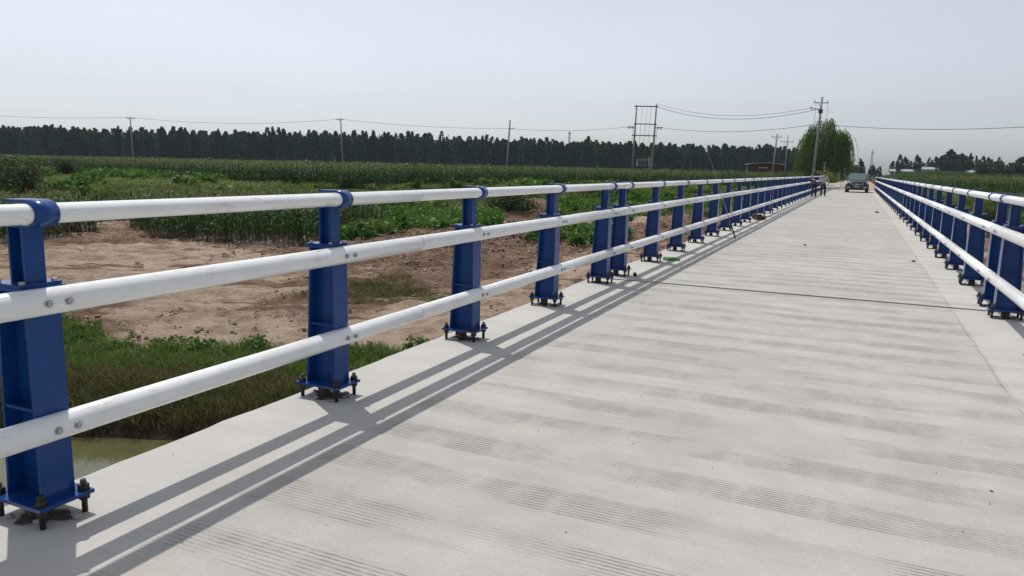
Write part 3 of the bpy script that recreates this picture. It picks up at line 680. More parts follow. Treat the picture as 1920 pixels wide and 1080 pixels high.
# transformer platform on two poles
hx, hy = pol(15.0, 130); hz = gz(hx, hy); LH = (.02, .01)
t = empty('transformer_frame', (hx, hy, hz), 'pair of tall poles joined by crossbars and carrying a transformer', 'transformer', rz=YAW)
HH = 130*.0815+1.58-hz
for u in (-1.65, 1.65):
    m = MB(); m.cyl((u, 0, -.5), (u+.32, 0, HH+(.25 if u > 0 else 0)), .19, .12, n=14); m.build('pole_shaft', MT['pole'], t)
for za, over in ((HH-.15, .35), (HH-3.05, .25), (HH-4.95, .45), (2.9, .35), (2.35, .35)):
    k = za/HH*.32; m = MB(); m.box(-1.65+k-over, 1.65+k+over, .10, .2, za-.07, za+.07); m.box(-1.65+k-over, 1.65+k+over, -.2, -.10, za-.07, za+.07)
    m.box(-.04, .04, -.1, .1, za-.05, za+.05); m.build('crossbar', MT['dsteel'], t)
for u in (-1.7, 1.75):
    z = HH-3.6; k = z/HH*.32; sg = -1 if u < 0 else 1
    m = MB(); m.box(min(u+k, u+k+sg*1.3), max(u+k, u+k+sg*1.3), -.06, .06, z-.06, z+.06); a = m.build('side_arm', MT['dsteel'], t)
    for q in (.45, .95):
        mm = MB(); mm.cyl((u+k+sg*q, 0, z-.32), (u+k+sg*q, 0, z+.2), .08, n=8); mm.build('cutout', MT['ceramic'], a)
for u in (-.75, 0, .7):
    m = MB(); m.tube([(u+.45, .1, HH-.1), (u+.38, .15, HH-1.6), (u+.3, .1, HH-3.05), (u+.22, .2, HH-4.95), (u+.1, .1, 4.2)], .022, 5); m.build('dropper_wire', MT['wire'], t)
for u in (-1.98, 1.98):
    m = MB(); m.tube([(u+.25, -.2, HH-3.7), (u+.12, -.3, HH-6), (u, -.2, 3)], .025, 5); m.build('dropper_wire', MT['wire'], t)
m = MB(); m.box(-.85, .75, -.45, .45, 3.0, 4.15); m.box(-.95, .85, -.5, .5, 4.15, 4.25)
tr = m.build('transformer_tank', MT['cabinet'], t, bevel=.03)
m = MB(); m.box(-.82, .76, -.47, -.452, 3.08, 4.02)
for k in range(11): m.box(-.8+.15*k, -.76+.15*k, -.68, -.468, 3.1, 4.0)
m.build('cooling_fin', MT['steel'], tr)
for u in (-.45, 0, .4):
    m = MB(); m.cyl((u, 0, 4.26), (u, 0, 4.75), .07, .04, n=10); m.build('bushing', MT['ceramic'], tr)
m = MB(); m.box(-1.2, 1.1, -.4, .5, .3, 2.25); c = m.build('meter_cabinet', MT['cabinet'], t, bevel=.02)
m = MB(); m.box(-.02, .0, -.42, -.402, .4, 2.15); m.build('door_seam', MT['dsteel'], c); m = MB(); m.box(.2, .5, -.42, -.402, 1.2, 1.5); m.build('meter_window', MT['dsteel'], c)
m = MB(); m.box(1.15, 1.75, -.35, .3, 2.5, 4.6); m.build('switch_box', MT['pole'], t, bevel=.02)

# wires
def wire(a, b_, sag, label, r=.026):
    a, b_ = Vector(a), Vector(b_); pts = []
    for k in range(25):
        u = k/24; p = a.lerp(b_, u); p.z -= 4*sag*u*(1-u); pts.append(p)
    m = MB(); m.tube(pts, r, 5); tag(m.build('power_line', MT['wire']), label, 'power line', 'power lines strung between the poles')
hq = Vector((hx, hy, hz)); he = Vector((math.cos(YAW), math.sin(YAW), 0))
hL = hq+he*-2.75+Vector((0, 0, HH-3.6)); hR = hq+he*3.2+Vector((0, 0, HH-3.6))
xo, yo = pol(64, 205); wA = top(pA, (-.01, 0), 10.4); wB = top(pB, (-.03, -.015), 10.7); wC = top(pC, (.055, .02), 9.3); 
wire((xo, yo, 11), wA, .9, 'overhead wire leaving the frame left of the leftmost pole')
wire(wA, wB, 1.0, 'overhead wire between the two slim poles on the left'); wire(wB, wC, .5, 'overhead wire from second slim pole to the thick bare pole')
wire(wC, hL, .5, 'overhead wire from the thick bare pole to the transformer')
rt1 = hq+he*1.95
wire(rt1+Vector((0, 0, HH+.35)), top(pD, LB, 10.75)+Vector((-.9, -.3, .15)), 1.5, 'uppermost sagging wire between transformer frame and tall pole')
wire(rt1+Vector((0, 0, HH-.15)), top(pD, LB, 10.6)+Vector((-.55, -.2, 0)), 1.6, 'second sagging wire just below the uppermost one', .034)
wire(hR, top(pD, LB, 8.75)+Vector((-.25, -.1, 0)), .8, 'lowest sagging wire between transformer frame and tall pole', .032)
x2, y2 = pol(-16, 92)
wire(top(pD, LB, 8.7)+rv*1.5, (x2, y2, 7.6), .9, 'overhead wire running right from tall pole across the pale sky', .032)

# ------------------------------------------------------------------ trees
def crown_mesh(name, n, prof, size, seed, mats, lobes=0, vert=1., trunk=None):
    """leaf faces spread through a volume: prof(z01) gives the radius; trunk = (height, radius, material index)"""
    r = np.random.default_rng(seed); V, F, M = [], [], []
    if trunk:
        m = MB(); h, rr = trunk; m.tube([(0, 0, -.5), (.05*h*.1, 0, h*.4), (0, .04*h*.1, h)], [rr, rr*.75, rr*.2], 7)
        for k in range(5):
            a = r.uniform(0, 6.28); z = h*r.uniform(.25, .8); L = h*r.uniform(.08, .16); m.tube([(0, 0, z), (math.cos(a)*L*.5, math.sin(a)*L*.5, z+L*.8), (math.cos(a)*L*.8, math.sin(a)*L*.8, z+L*1.8)], [rr*.4, rr*.25, rr*.08], 5)
        tm = m.mesh('t'); 
        for v in tm.vertices: V.append(np.array(v.co))
        for p in tm.polygons:
            vs = list(p.vertices)
            if len(vs) == 4: F.append(tuple(vs)); M.append(1)
        bpy.data.meshes.remove(tm)
    lob = [(r.uniform(0, 6.28), r.uniform(.1, .95), r.uniform(.3, .8)) for _ in range(lobes)]
    for i in range(n):
        u = r.uniform(0, 1)**.9; z = u; rad = prof(z); a = r.uniform(0, 6.283)
        k = 1.
        if lobes:
            a0, z0, w = lob[r.integers(0, lobes)]; a = a0+r.normal(0, .45); z = min(1, max(0, z0+r.normal(0, .10))); rad = prof(z); k = .75+.4*w
        q = rad*k*math.sqrt(r.uniform(.12, 1)); c = np.array([q*math.cos(a), q*math.sin(a), z*prof.h+prof.z0])
        d = np.array([math.cos(a)*.6, math.sin(a)*.6, vert])+r.normal(0, .55, 3); d /= np.linalg.norm(d); b_ = np.cross(d, r.normal(0, 1, 3)); b_ /= np.linalg.norm(b_)
        s1 = size*r.uniform(.55, 1.45); i0 = len(V); V += [c-d*s1, c+b_*s1*.5, c+d*s1, c-b_*s1*.5]; F.append((i0, i0+1, i0+2, i0+3)); M.append(0)
    return npmesh(name, V, F, mats, mi=M)
class Prof:
    def __init__(s, pts, h, z0): s.p = np.array(pts); s.h = h; s.z0 = z0
    def __call__(s, z): return float(np.interp(z, s.p[:, 0], s.p[:, 1]))
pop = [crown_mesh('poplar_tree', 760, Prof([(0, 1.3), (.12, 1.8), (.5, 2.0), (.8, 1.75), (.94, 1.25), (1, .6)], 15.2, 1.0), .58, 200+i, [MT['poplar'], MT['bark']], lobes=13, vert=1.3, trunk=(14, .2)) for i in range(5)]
ce, se = math.cos(R(33)), math.sin(R(33)); fc = Vector((-400*se, 400*ce, 0))
ut = np.arange(-236, 222, 2.95); nT = len(ut)
hp = np.interp(ut, [-236, -195, -120, -60, 0, 60, 130, 222], [15.0, 15.2, 16.4, 18.3, 17.6, 17.0, 16.0, 15.2])
for i, u in enumerate(ut):
    u_ = u+rng.uniform(-.9, .9); off = rng.uniform(-2.5, 2.5); x, y = fc.x+ce*u_-se*off, fc.y+se*u_+ce*off
    o = share('poplar_tree', pop[i % 5] if rng.random() < .5 else pop[rng.integers(0, 5)], None, (x, y, gz(x, y)), rng.uniform(0, 6.28))
    k = (hp[i]+3.0*fbm(np.array([u*.09]), np.array([3.]), 3)[0]*2+rng.normal(0, .3))/16.2; w = rng.uniform(.8, 1.5); o.scale = (w, w, k)
    tag(o, 'tall dark poplar in the dense front row beyond the far maize field', 'tree', 'poplars in the front row of the wood')
protos('poplarwood', pop)
pw = []
for row in (4, 8, 12, 17, 22, 28):
    u = np.arange(-262, 228, 3.6)+rng.normal(0, 1, len(np.arange(-262, 228, 3.6))); x, y = fc.x+ce*u-se*row, fc.y+se*u+ce*row; pw.append(np.stack([x, y, H(x, y)], -1))
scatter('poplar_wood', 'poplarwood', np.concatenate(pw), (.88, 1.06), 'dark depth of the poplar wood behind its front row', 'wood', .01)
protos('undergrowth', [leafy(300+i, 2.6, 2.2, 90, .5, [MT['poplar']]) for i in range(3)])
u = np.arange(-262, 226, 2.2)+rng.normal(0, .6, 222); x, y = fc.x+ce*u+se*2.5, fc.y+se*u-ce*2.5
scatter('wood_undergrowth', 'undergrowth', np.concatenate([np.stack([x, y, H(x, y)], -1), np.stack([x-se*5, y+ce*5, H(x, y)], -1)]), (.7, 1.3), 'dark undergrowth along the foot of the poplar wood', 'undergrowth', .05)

# right hand trees, looser, far away
rk = [crown_mesh('distant_tree', 520, Prof([(0, .7), (.2, 1.9), (.6, 2.0), (.85, 1.2), (1, .2)], 11, 1.5), .6, 230+i, [MT['greyleaf'], MT['bark']], lobes=9, trunk=(11, .25)) for i in range(4)]
rb = [crown_mesh('broad_tree', 1500, Prof([(0, 2.5), (.25, 5.5), (.55, 5.6), (.8, 3.6), (.95, 1.4), (1, .4)], 13.5, .8), .8, 250+i, [MT['greyleaf'], MT['bark']], lobes=16, trunk=(12, .4)) for i in range(2)]
spec = []
az = .6
lows = []
while az > -11.5:
    big_ = False; hh = 10.5+4.5*fbm(np.array([az*1.3]), np.array([7.]), 3)[0]*2+rng.normal(0, .9)
    gap = -1.9 < az < -.2 and rng.random() < .35
    if not gap: spec.append((az, (452 if rng.random() < .3 else 482)+rng.uniform(-8, 20), max(7, hh)/14.2, rng.uniform(.7, 1.25)))
    az -= rng.uniform(.16, .42)
for az, d, k, w in spec:
    x, y = pol(az, d); o = share('distant_tree', rk[rng.integers(0, 4)], None, (x, y, gz(x, y)), rng.uniform(0, 6.28)); o.scale = (w, w, k)
    tag(o, 'hazy grey green tree in the loose row far behind the right field', 'tree', 'loose row of trees far to the right')
for (az, d, k, w), lab in zip([(-5.3, 438, .86, .88), (-5.95, 444, .74, .8), (-9.4, 420, .66, 1.0), (-4.85, 444, .66, .66)],
        ['broad round tree rising highest above the far right tree row', 'broad tree joined to the right side of the highest far tree', 'broad dark tree at the right edge above the maize', 'lower broad tree joined to the left side of the highest far tree']):
    x, y = pol(az, d); o = share('broad_tree', rb[rng.integers(0, 2)], None, (x, y, gz(x, y)), rng.uniform(0, 6.28)); o.scale = (w, w, k); tag(o, lab, 'tree')
# hedge-like shrubs at the right, in front of the row
sb = [leafy(320+i, 4.2, 3.4, 420, .42, [MT['greyleaf']]) for i in range(3)]
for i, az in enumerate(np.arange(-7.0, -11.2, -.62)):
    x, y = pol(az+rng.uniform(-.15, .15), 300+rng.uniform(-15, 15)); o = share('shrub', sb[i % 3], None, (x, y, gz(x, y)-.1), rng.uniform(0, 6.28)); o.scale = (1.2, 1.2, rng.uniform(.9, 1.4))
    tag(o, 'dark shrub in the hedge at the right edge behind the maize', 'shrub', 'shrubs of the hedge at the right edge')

# willow
wx, wy = pol(2.55, 126); wz = gz(wx, wy)
t = empty('willow_tree', (wx, wy, wz), 'large drooping willow beyond the left end of the bridge', 'tree'); t.scale = (.72, .72, 1)
m = MB(); br = random.Random(5); tips = []
m.tube([(0, 0, -.5), (.1, 0, 1.5), (0, .1, 3.0)], [.42, .33, .28], 9)
for k in range(13):
    a = k*2.4+br.uniform(-.3, .3); L = br.uniform(2.2, 3.6); zz = br.uniform(6.2, 9.0)
    p = [(0, .1, br.uniform(2.0, 3.0)), (math.cos(a)*L*.35, math.sin(a)*L*.35, zz*.68), (math.cos(a)*L*.8, math.sin(a)*L*.8, zz*.95), (math.cos(a)*L, math.sin(a)*L, zz)]
    m.tube(p, [.16, .11, .06, .02], 6); tips += [Vector(q) for q in (p[2], p[3])]+[Vector(p[1]).lerp(Vector(p[2]), .5)]
tips += [Vector((br.gauss(0, 1.0), br.gauss(0, 1.0), br.uniform(8.2, 10.0))) for _ in range(9)]
m.build('trunk', MT['bark'], t)
wr = np.random.default_rng(77); V, F = [], []; random.seed(3); random.shuffle(tips)
for k in range(2000):
    tp = np.array(tips[int(len(tips)*wr.random()**2.0)])+wr.normal(0, .62, 3)*[1, 1, .75]; a = math.atan2(tp[1], tp[0])+wr.normal(0, .5)
    L = min(wr.uniform(1.4, 7.2), tp[2]-.4); p = tp.copy(); out = wr.uniform(.1, .5); n = int(L/.24)
    for j in range(n):
        u = j/max(1, n); st = np.array([math.cos(a)*out*(1-u)**2*.5, math.sin(a)*out*(1-u)**2*.5, .12-.36*min(1, u*3+.3)]); st *= .24/np.linalg.norm(st)
        p = p+st+wr.normal(0, .012, 3)
        if p[2] < .5: break
        d = st+wr.normal(0, .09, 3); d /= np.linalg.norm(d); b_ = np.cross(d, wr.normal(0, 1, 3)); b_ /= np.linalg.norm(b_); s1 = wr.uniform(.12, .24)
        i0 = len(V); V += [p-d*s1, p+b_*.07, p+d*s1, p-b_*.07]; F.append((i0, i0+1, i0+2, i0+3))
link('crown', npmesh('crown', V, F, [MT['willow']]), [], t)

# bushes on the left slope
for (px, py, h, w, lab) in [(-57.0, 36.4, 4.0, 2.4, 'big round grey green bush on the weedy slope behind the nearest post'), (-80, 55.5, 2.7, 1.7, 'smaller grey green bush at the foot of the far maize'),
        (-63, 35, 2.2, 3.0, 'low spreading bush at the left edge of the slope'), (-26.5, 57.5, 1.6, 2.6, 'dark green bush beside the small red earth scarp'), (9.6, 62, 2.2, 1.8, 'dark bush seen through the right railing on the sand')]:
    t = empty('bush', (px, py, gz(px, py)), lab, 'bush')
    link('foliage', leafy(int(abs(px*10)), h*.85, w*1.0, 3600, .12, [MT['bush']]), [], t)
    m = MB(); rr = random.Random(int(h*100))
    for k in range(7):
        a = rr.uniform(0, 6.28); m.tube([(0, 0, -.1), (math.cos(a)*w*.15, math.sin(a)*w*.15, h*.4), (math.cos(a)*w*.4, math.sin(a)*w*.4, h*.8)], [.06, .04, .012], 5)
    m.build('stem', MT['bark'], t)

# ------------------------------------------------------------------ distant structures
def tower(az, d, h, w, label):
    x, y = pol(az, d); t = empty('radio_mast', (x, y, gz(x, y)), label, 'mast'); m = MB()
    for k in range(4):
        a = math.pi/4+k*math.pi/2; m.tube([(math.cos(a)*w, math.sin(a)*w, 0), (math.cos(a)*w*.35, math.sin(a)*w*.35, h)], .13, 5)
    for j in range(9):
        z0, z1 = h*j/9, h*(j+1)/9; 
        for k in range(4):
            a, b_ = math.pi/4+k*math.pi/2, math.pi/4+(k+1)*math.pi/2; q0, q1 = w*(1-.65*j/9), w*(1-.65*(j+1)/9)
            m.tube([(math.cos(a)*q0, math.sin(a)*q0, z0), (math.cos(b_)*q1, math.sin(b_)*q1, z1)], .07, 4); m.tube([(math.cos(a)*q1, math.sin(a)*q1, z1), (math.cos(b_)*q1, math.sin(b_)*q1, z1)], .07, 4)
    m.build('lattice', MT['steel'], t); m = MB(); m.cyl((0, 0, h), (0, 0, h+2.4), .07, n=6)
    for k in range(3):
        a = k*2.09; m.box(math.cos(a)*.8-.15, math.cos(a)*.8+.15, math.sin(a)*.8-.15, math.sin(a)*.8+.15, h-1.8, h+.4)
    m.build('antenna', MT['cabinet'], t)
tower(20.46, 620, 620*.0466+2, 1.6, 'distant lattice mast rising above the poplar wood')
tower(-.66, 560, 560*.0290+1.5, 1.3, 'distant lattice mast above the loose right tree row')
wallm = simple('white_wall', (.45, .46, .46), .8, 0, .1, .5); roofm = simple('pale_sheet_roof', (.34, .37, .40), .7, 0, .1, .5); openm = simple('dark_opening', (.03, .032, .035), .7, 0, .2, 1)
def barn(az, d, w, h, dep, label, wins, rot=0, roof=1.2):
    x, y = pol(az, d); t = empty('farm_building', (x, y, gz(x, y)), label, 'building', rz=R(rot)); m = MB(); m.box(-w/2, w/2, 0, dep, -.5, h); wl = m.build('wall', wallm, t)
    m = MB(); m.hexa([(-w/2-.3, -.4, h+.01), (w/2+.3, -.4, h+.01), (w/2+.3, dep+.4, h+.01), (-w/2-.3, dep+.4, h+.01)], [(-w/2-.3, dep/2-.05, h+roof), (w/2+.3, dep/2-.05, h+roof), (w/2+.3, dep/2+.05, h+roof), (-w/2-.3, dep/2+.05, h+roof)]); m.build('roof', roofm, t)
    for i in range(wins):
        c = -w/2+(i+.5)*w/wins; m = MB(); m.box(c-.55, c+.55, -.06, -.003, .9, 2.1); m.build('window', openm, t)
barn(-2.65, 468, 13, 2.4, 6, 'long low white farm building left of the others under the far right trees', 6, 2)
barn(-4.4, 462, 9.5, 3.0, 6, 'short white farm building right of the long one, below the tree row', 3, 4)
barn(-7.05, 330, 6, 2.0, 4, 'small pale shed at the far edge of the right field', 2, 6, .7)
# brick hut
sx, sy_ = pol(6.15, 152); sz_ = gz(sx, sy_)
bm_, bnt, bb, BN = mat('dark_red_brick'); tb = BN('ShaderNodeTexBrick', i_Scale=1.0); tc = BN('ShaderNodeTexCoord'); mp = BN('ShaderNodeMapping'); mp.inputs['Rotation'].default_value = (R(90), 0, 0)
bnt.links.new(tc.outputs['Object'], mp.inputs[0]); bnt.links.new(mp.outputs[0], tb.inputs['Vector']); tb.inputs['Color1'].default_value = (.115, .042, .030, 1); tb.inputs['Color2'].default_value = (.075, .030, .024, 1); tb.inputs['Mortar'].default_value = (.09, .06, .05, 1)
tb.inputs['Brick Width'].default_value = .26; tb.inputs['Row Height'].default_value = .07; tb.inputs['Mortar Size'].default_value = .01; bnt.links.new(tb.outputs[0], bb.inputs['Base Color']); bb.inputs['Roughness'].default_value = .9
t = empty('brick_hut', (sx, sy_, sz_), 'dark red brick hut with a low curved pale roof edge', 'hut', rz=R(12)); hh = 1.58+1.35-sz_
m = MB(); m.box(-3.3, 3.3, 0, 4.5, -.5, hh); m.build('wall', bm_, t)
m = MB(); ns = 14
for k in range(ns):
    u0, u1 = -3.55+7.1*k/ns, -3.55+7.1*(k+1)/ns; f = lambda u: hh+.03+.36*(1-(u/3.55)**2)
    m.hexa([(u0, -.35, f(u0)), (u1, -.35, f(u1)), (u1, 4.8, f(u1)), (u0, 4.8, f(u0))], [(u0, -.35, f(u0)+.13), (u1, -.35, f(u1)+.13), (u1, 4.8, f(u1)+.13), (u0, 4.8, f(u0)+.13)])
bmesh.ops.remove_doubles(m.bm, verts=m.bm.verts[:], dist=.001); m.build('roof', simple('pale_roof_edge', (.42, .42, .38), .8, 0, .15, 2), t)
m = MB()
for k in range(ns): 
    u0, u1 = -3.3+6.6*k/ns, -3.3+6.6*(k+1)/ns; m.box(u0, u1, .0, .24, hh+.002, hh+.02+.36*(1-(max(abs(u0), abs(u1))/3.55)**2))
m.build('gable', bm_, t)
for u, w in ((-1.15, .2), (-.5, .16), (.05, .2)):
    m = MB(); m.box(u-w, u+w, -.05, -.003, hh-.62, hh-.36); m.build('vent', wallm, t)
# low hut-side bushes
# ------------------------------------------------------------------ car
carp = paint('black_car_paint', (.010, .011, .015), .3, coat=.3); glassm, gnt, gb, GN = mat('car_glass')
gb.inputs['Base Color'].default_value = (.07, .12, .12, 1); gb.inputs['Roughness'].default_value = .05; gb.inputs['Specular IOR Level'].default_value = .8
plas = simple('black_plastic', (.016, .016, .017), .6, 0, .1, 8); lampm = simple('headlight_lens', (.9, .91, .92), .2, 0, .05, 8, spec=.8); chrome = simple('chrome', (.6, .61, .62), .2, .9, .05, 8)
tyrem = simple('tyre_rubber', (.018, .018, .018), .85, 0, .2, 20); platem = simple('car_plate', (.20, .25, .36), .5, 0, .05, 8); rimm = simple('alloy_rim', (.4, .41, .42), .35, .8, .05, 8)
car = empty('parked_car', (-.15, 72.6, 0), 'dark sport utility car facing us at the far end of the deck', 'car', rz=R(-1))
# body lofted along its length: (y, half width low, half width belt, z bottom, z belt)
st = [(0, .62, .60, .36, .70), (.05, .80, .76, .27, .86), (.22, .88, .84, .24, .95), (.7, .90, .87, .22, 1.02), (1.25, .905, .88, .22, 1.07), (2.2, .91, .89, .22, 1.10), (3.4, .91, .89, .22, 1.13), (4.15, .89, .86, .26, 1.12), (4.45, .80, .78, .34, 1.05)]
def loft(rings, close=True):
    m = MB(); R_ = [[m.bm.verts.new(p) for p in r] for r in rings]; n = len(R_[0])
    for A, B in zip(R_, R_[1:]):
        for k in range(n if close else n-1): f = m.bm.faces.new([A[k], A[(k+1) % n], B[(k+1) % n], B[k]]); f.smooth = True
    m.bm.faces.new(R_[0][::-1]); m.bm.faces.new(R_[-1]); bmesh.ops.recalc_face_normals(m.bm, faces=m.bm.faces[:]); return m
rings = []
for y, wl_, wb, z0, z1 in st:
    zm = (z0+z1)/2; rings.append([(-wl_*.93, y, z0), (-wl_, y, z0+.1), (-wl_*1.01, y, zm), (-wb, y, z1-.05), (-wb*.9, y, z1), (0, y, z1+.03), (wb*.9, y, z1), (wb, y, z1-.05), (wl_*1.01, y, zm), (wl_, y, z0+.1), (wl_*.93, y, z0)])
loft(rings).build('body', carp, car)
cab = [(1.18, .80, 1.05, 1.07), (1.95, .72, 1.05, 1.60), (2.5, .69, 1.05, 1.68), (3.4, .68, 1.05, 1.67), (4.0, .70, 1.05, 1.58), (4.35, .76, 1.05, 1.12)]
rings = [[(-.82, y, 1.06), (-(w+.03), y, z1-.12 if z1 > 1.2 else z1-.005), (-w*.86, y, z1-.02), (0, y, z1), (w*.86, y, z1-.02), (w+.03, y, z1-.12 if z1 > 1.2 else z1-.005), (.82, y, 1.06)] for y, w, z0, z1 in cab]
loft(rings).build('cabin', carp, car)
m = MB(); m.quad([(-.70, 1.22, 1.105), (.70, 1.22, 1.105), (.62, 1.93, 1.60), (-.62, 1.93, 1.60)]); m.build('windshield', glassm, car)
for sg in (-1, 1):
    m = MB(); p = [(sg*.836, 1.75, 1.12), (sg*.836, 3.9, 1.15), (sg*.77, 3.7, 1.5), (sg*.77, 2.1, 1.5)]; m.quad(p if sg > 0 else p[::-1]); m.build('side_window', glassm, car)
    m = MB(); m.hexa([(sg*.50, -.0, .74), (sg*.86, .10, .77), (sg*.88, .34, .80), (sg*.5, .2, .78)], [(sg*.46, .03, .83), (sg*.85, .17, .92), (sg*.87, .42, .94), (sg*.46, .2, .87)]); bmesh.ops.recalc_face_normals(m.bm, faces=m.bm.faces[:]); m.build('headlight', lampm, car)
    m = MB(); m.ball((sg*1.0, 1.5, 1.13), .11, 1.15, .6, .75); m.box(min(sg*.84, sg*.95), max(sg*.84, sg*.95), 1.48, 1.53, 1.07, 1.12); m.build('mirror', plas, car)
    m = MB(); m.box(sg*.64-.02, sg*.64+.02, 2.1, 3.8, 1.67, 1.715); m.build('roof_rail', chrome, car)
    m = MB(); m.hexa([(sg*.55, -.03, .40), (sg*.78, .01, .40), (sg*.78, .06, .40), (sg*.55, .05, .40)], [(sg*.55, -.03, .50), (sg*.78, .01, .50), (sg*.78, .06, .50), (sg*.55, .05, .50)]); bmesh.ops.recalc_face_normals(m.bm, faces=m.bm.faces[:]); m.build('fog_light', chrome, car)
    for yw in (.82, 3.5):
        w = MB(); w.cyl((sg*.68, yw, .345), (sg*.92, yw, .345), .345, n=24); wo = w.build('wheel', plas, car)
        w = MB(); n = 24; 
        for k in range(n):
            a0, a1 = 2*math.pi*k/n, 2*math.pi*(k+1)/n; P_ = lambda r, a, x: (sg*x, yw+r*math.cos(a), .345+r*math.sin(a))
            w.quad([P_(.35, a0, .70), P_(.35, a1, .70), P_(.35, a1, .925), P_(.35, a0, .925)], smooth=True); w.quad([P_(.35, a0, .925), P_(.35, a1, .925), P_(.23, a1, .935), P_(.23, a0, .935)], smooth=True)
        w.build('tyre', tyrem, wo)
        w = MB(); w.cyl((sg*.922, yw, .345), (sg*.938, yw, .345), .06, n=12)
        for k in range(5):
            a = k*1.2566; beam(w, (sg*.93, yw, .345), (sg*.93, yw+.23*math.cos(a), .345+.23*math.sin(a)), .05, .02)
        w.build('rim', rimm, wo)
m = MB(); m.box(-.45, .45, -.028, .02, .62, .80); g = m.build('grille', plas, car, bevel=.01)
for k in range(3):
    m = MB(); m.box(-.42, .42, -.036, -.029, .645+.05*k, .658+.05*k); m.build('grille_bar', chrome, g)
m = MB(); m.cyl((0, -.05, .745), (0, -.037, .745), .055, n=16); m.build('badge', chrome, g)
m = MB(); m.box(-.22, .22, -.045, -.03, .45, .59); m.build('number_plate', platem, car, bevel=.006)
m = MB(); m.box(-.62, .62, -.02, .03, .28, .40); m.build('lower_bumper', plas, car, bevel=.01)
m = MB(); m.box(-.30, -.02, 1.42, 1.45, 1.16, 1.19); bpy.data.meshes.remove(m.mesh('x'))

# ------------------------------------------------------------------ people
skinm = simple('skin', (.36, .21, .15), .6, 0, .05, 8); hairm = simple('grey_hair', (.22, .22, .23), .8, 0, .3, 40); darkc = simple('dark_jacket', (.018, .02, .03), .85, 0, .2, 20); trous = simple('dark_trousers', (.014, .015, .022), .85, 0, .2, 20)
shirt = simple('light_grey_shirt', (.40, .40, .40), .85, 0, .12, 18); shoem = simple('dark_shoes', (.012, .012, .012), .6, 0, .1, 20)
def skin(name, nodes, edges, m, parent, root=0, sub=2):
    bm = bmesh.new(); lay = bm.verts.layers.skin.verify(); vs = []
    for i, (p, r_) in enumerate(nodes):
        v = bm.verts.new(p); v[lay].radius = r_ if isinstance(r_, tuple) else (r_, r_); v[lay].use_root = (i == root); vs.append(v)
    for a, b_ in edges: bm.edges.new((vs[a], vs[b_]))
    me = bpy.data.meshes.new(name); bm.to_mesh(me); bm.free(); me.materials.append(m); o = bpy.data.objects.new(name, me); COL.objects.link(o); o.parent = parent
    md = o.modifiers.new('skin', 'SKIN'); md.use_smooth_shade = True; s_ = o.modifiers.new('sub', 'SUBSURF'); s_.levels = sub; s_.render_levels = sub
    return o
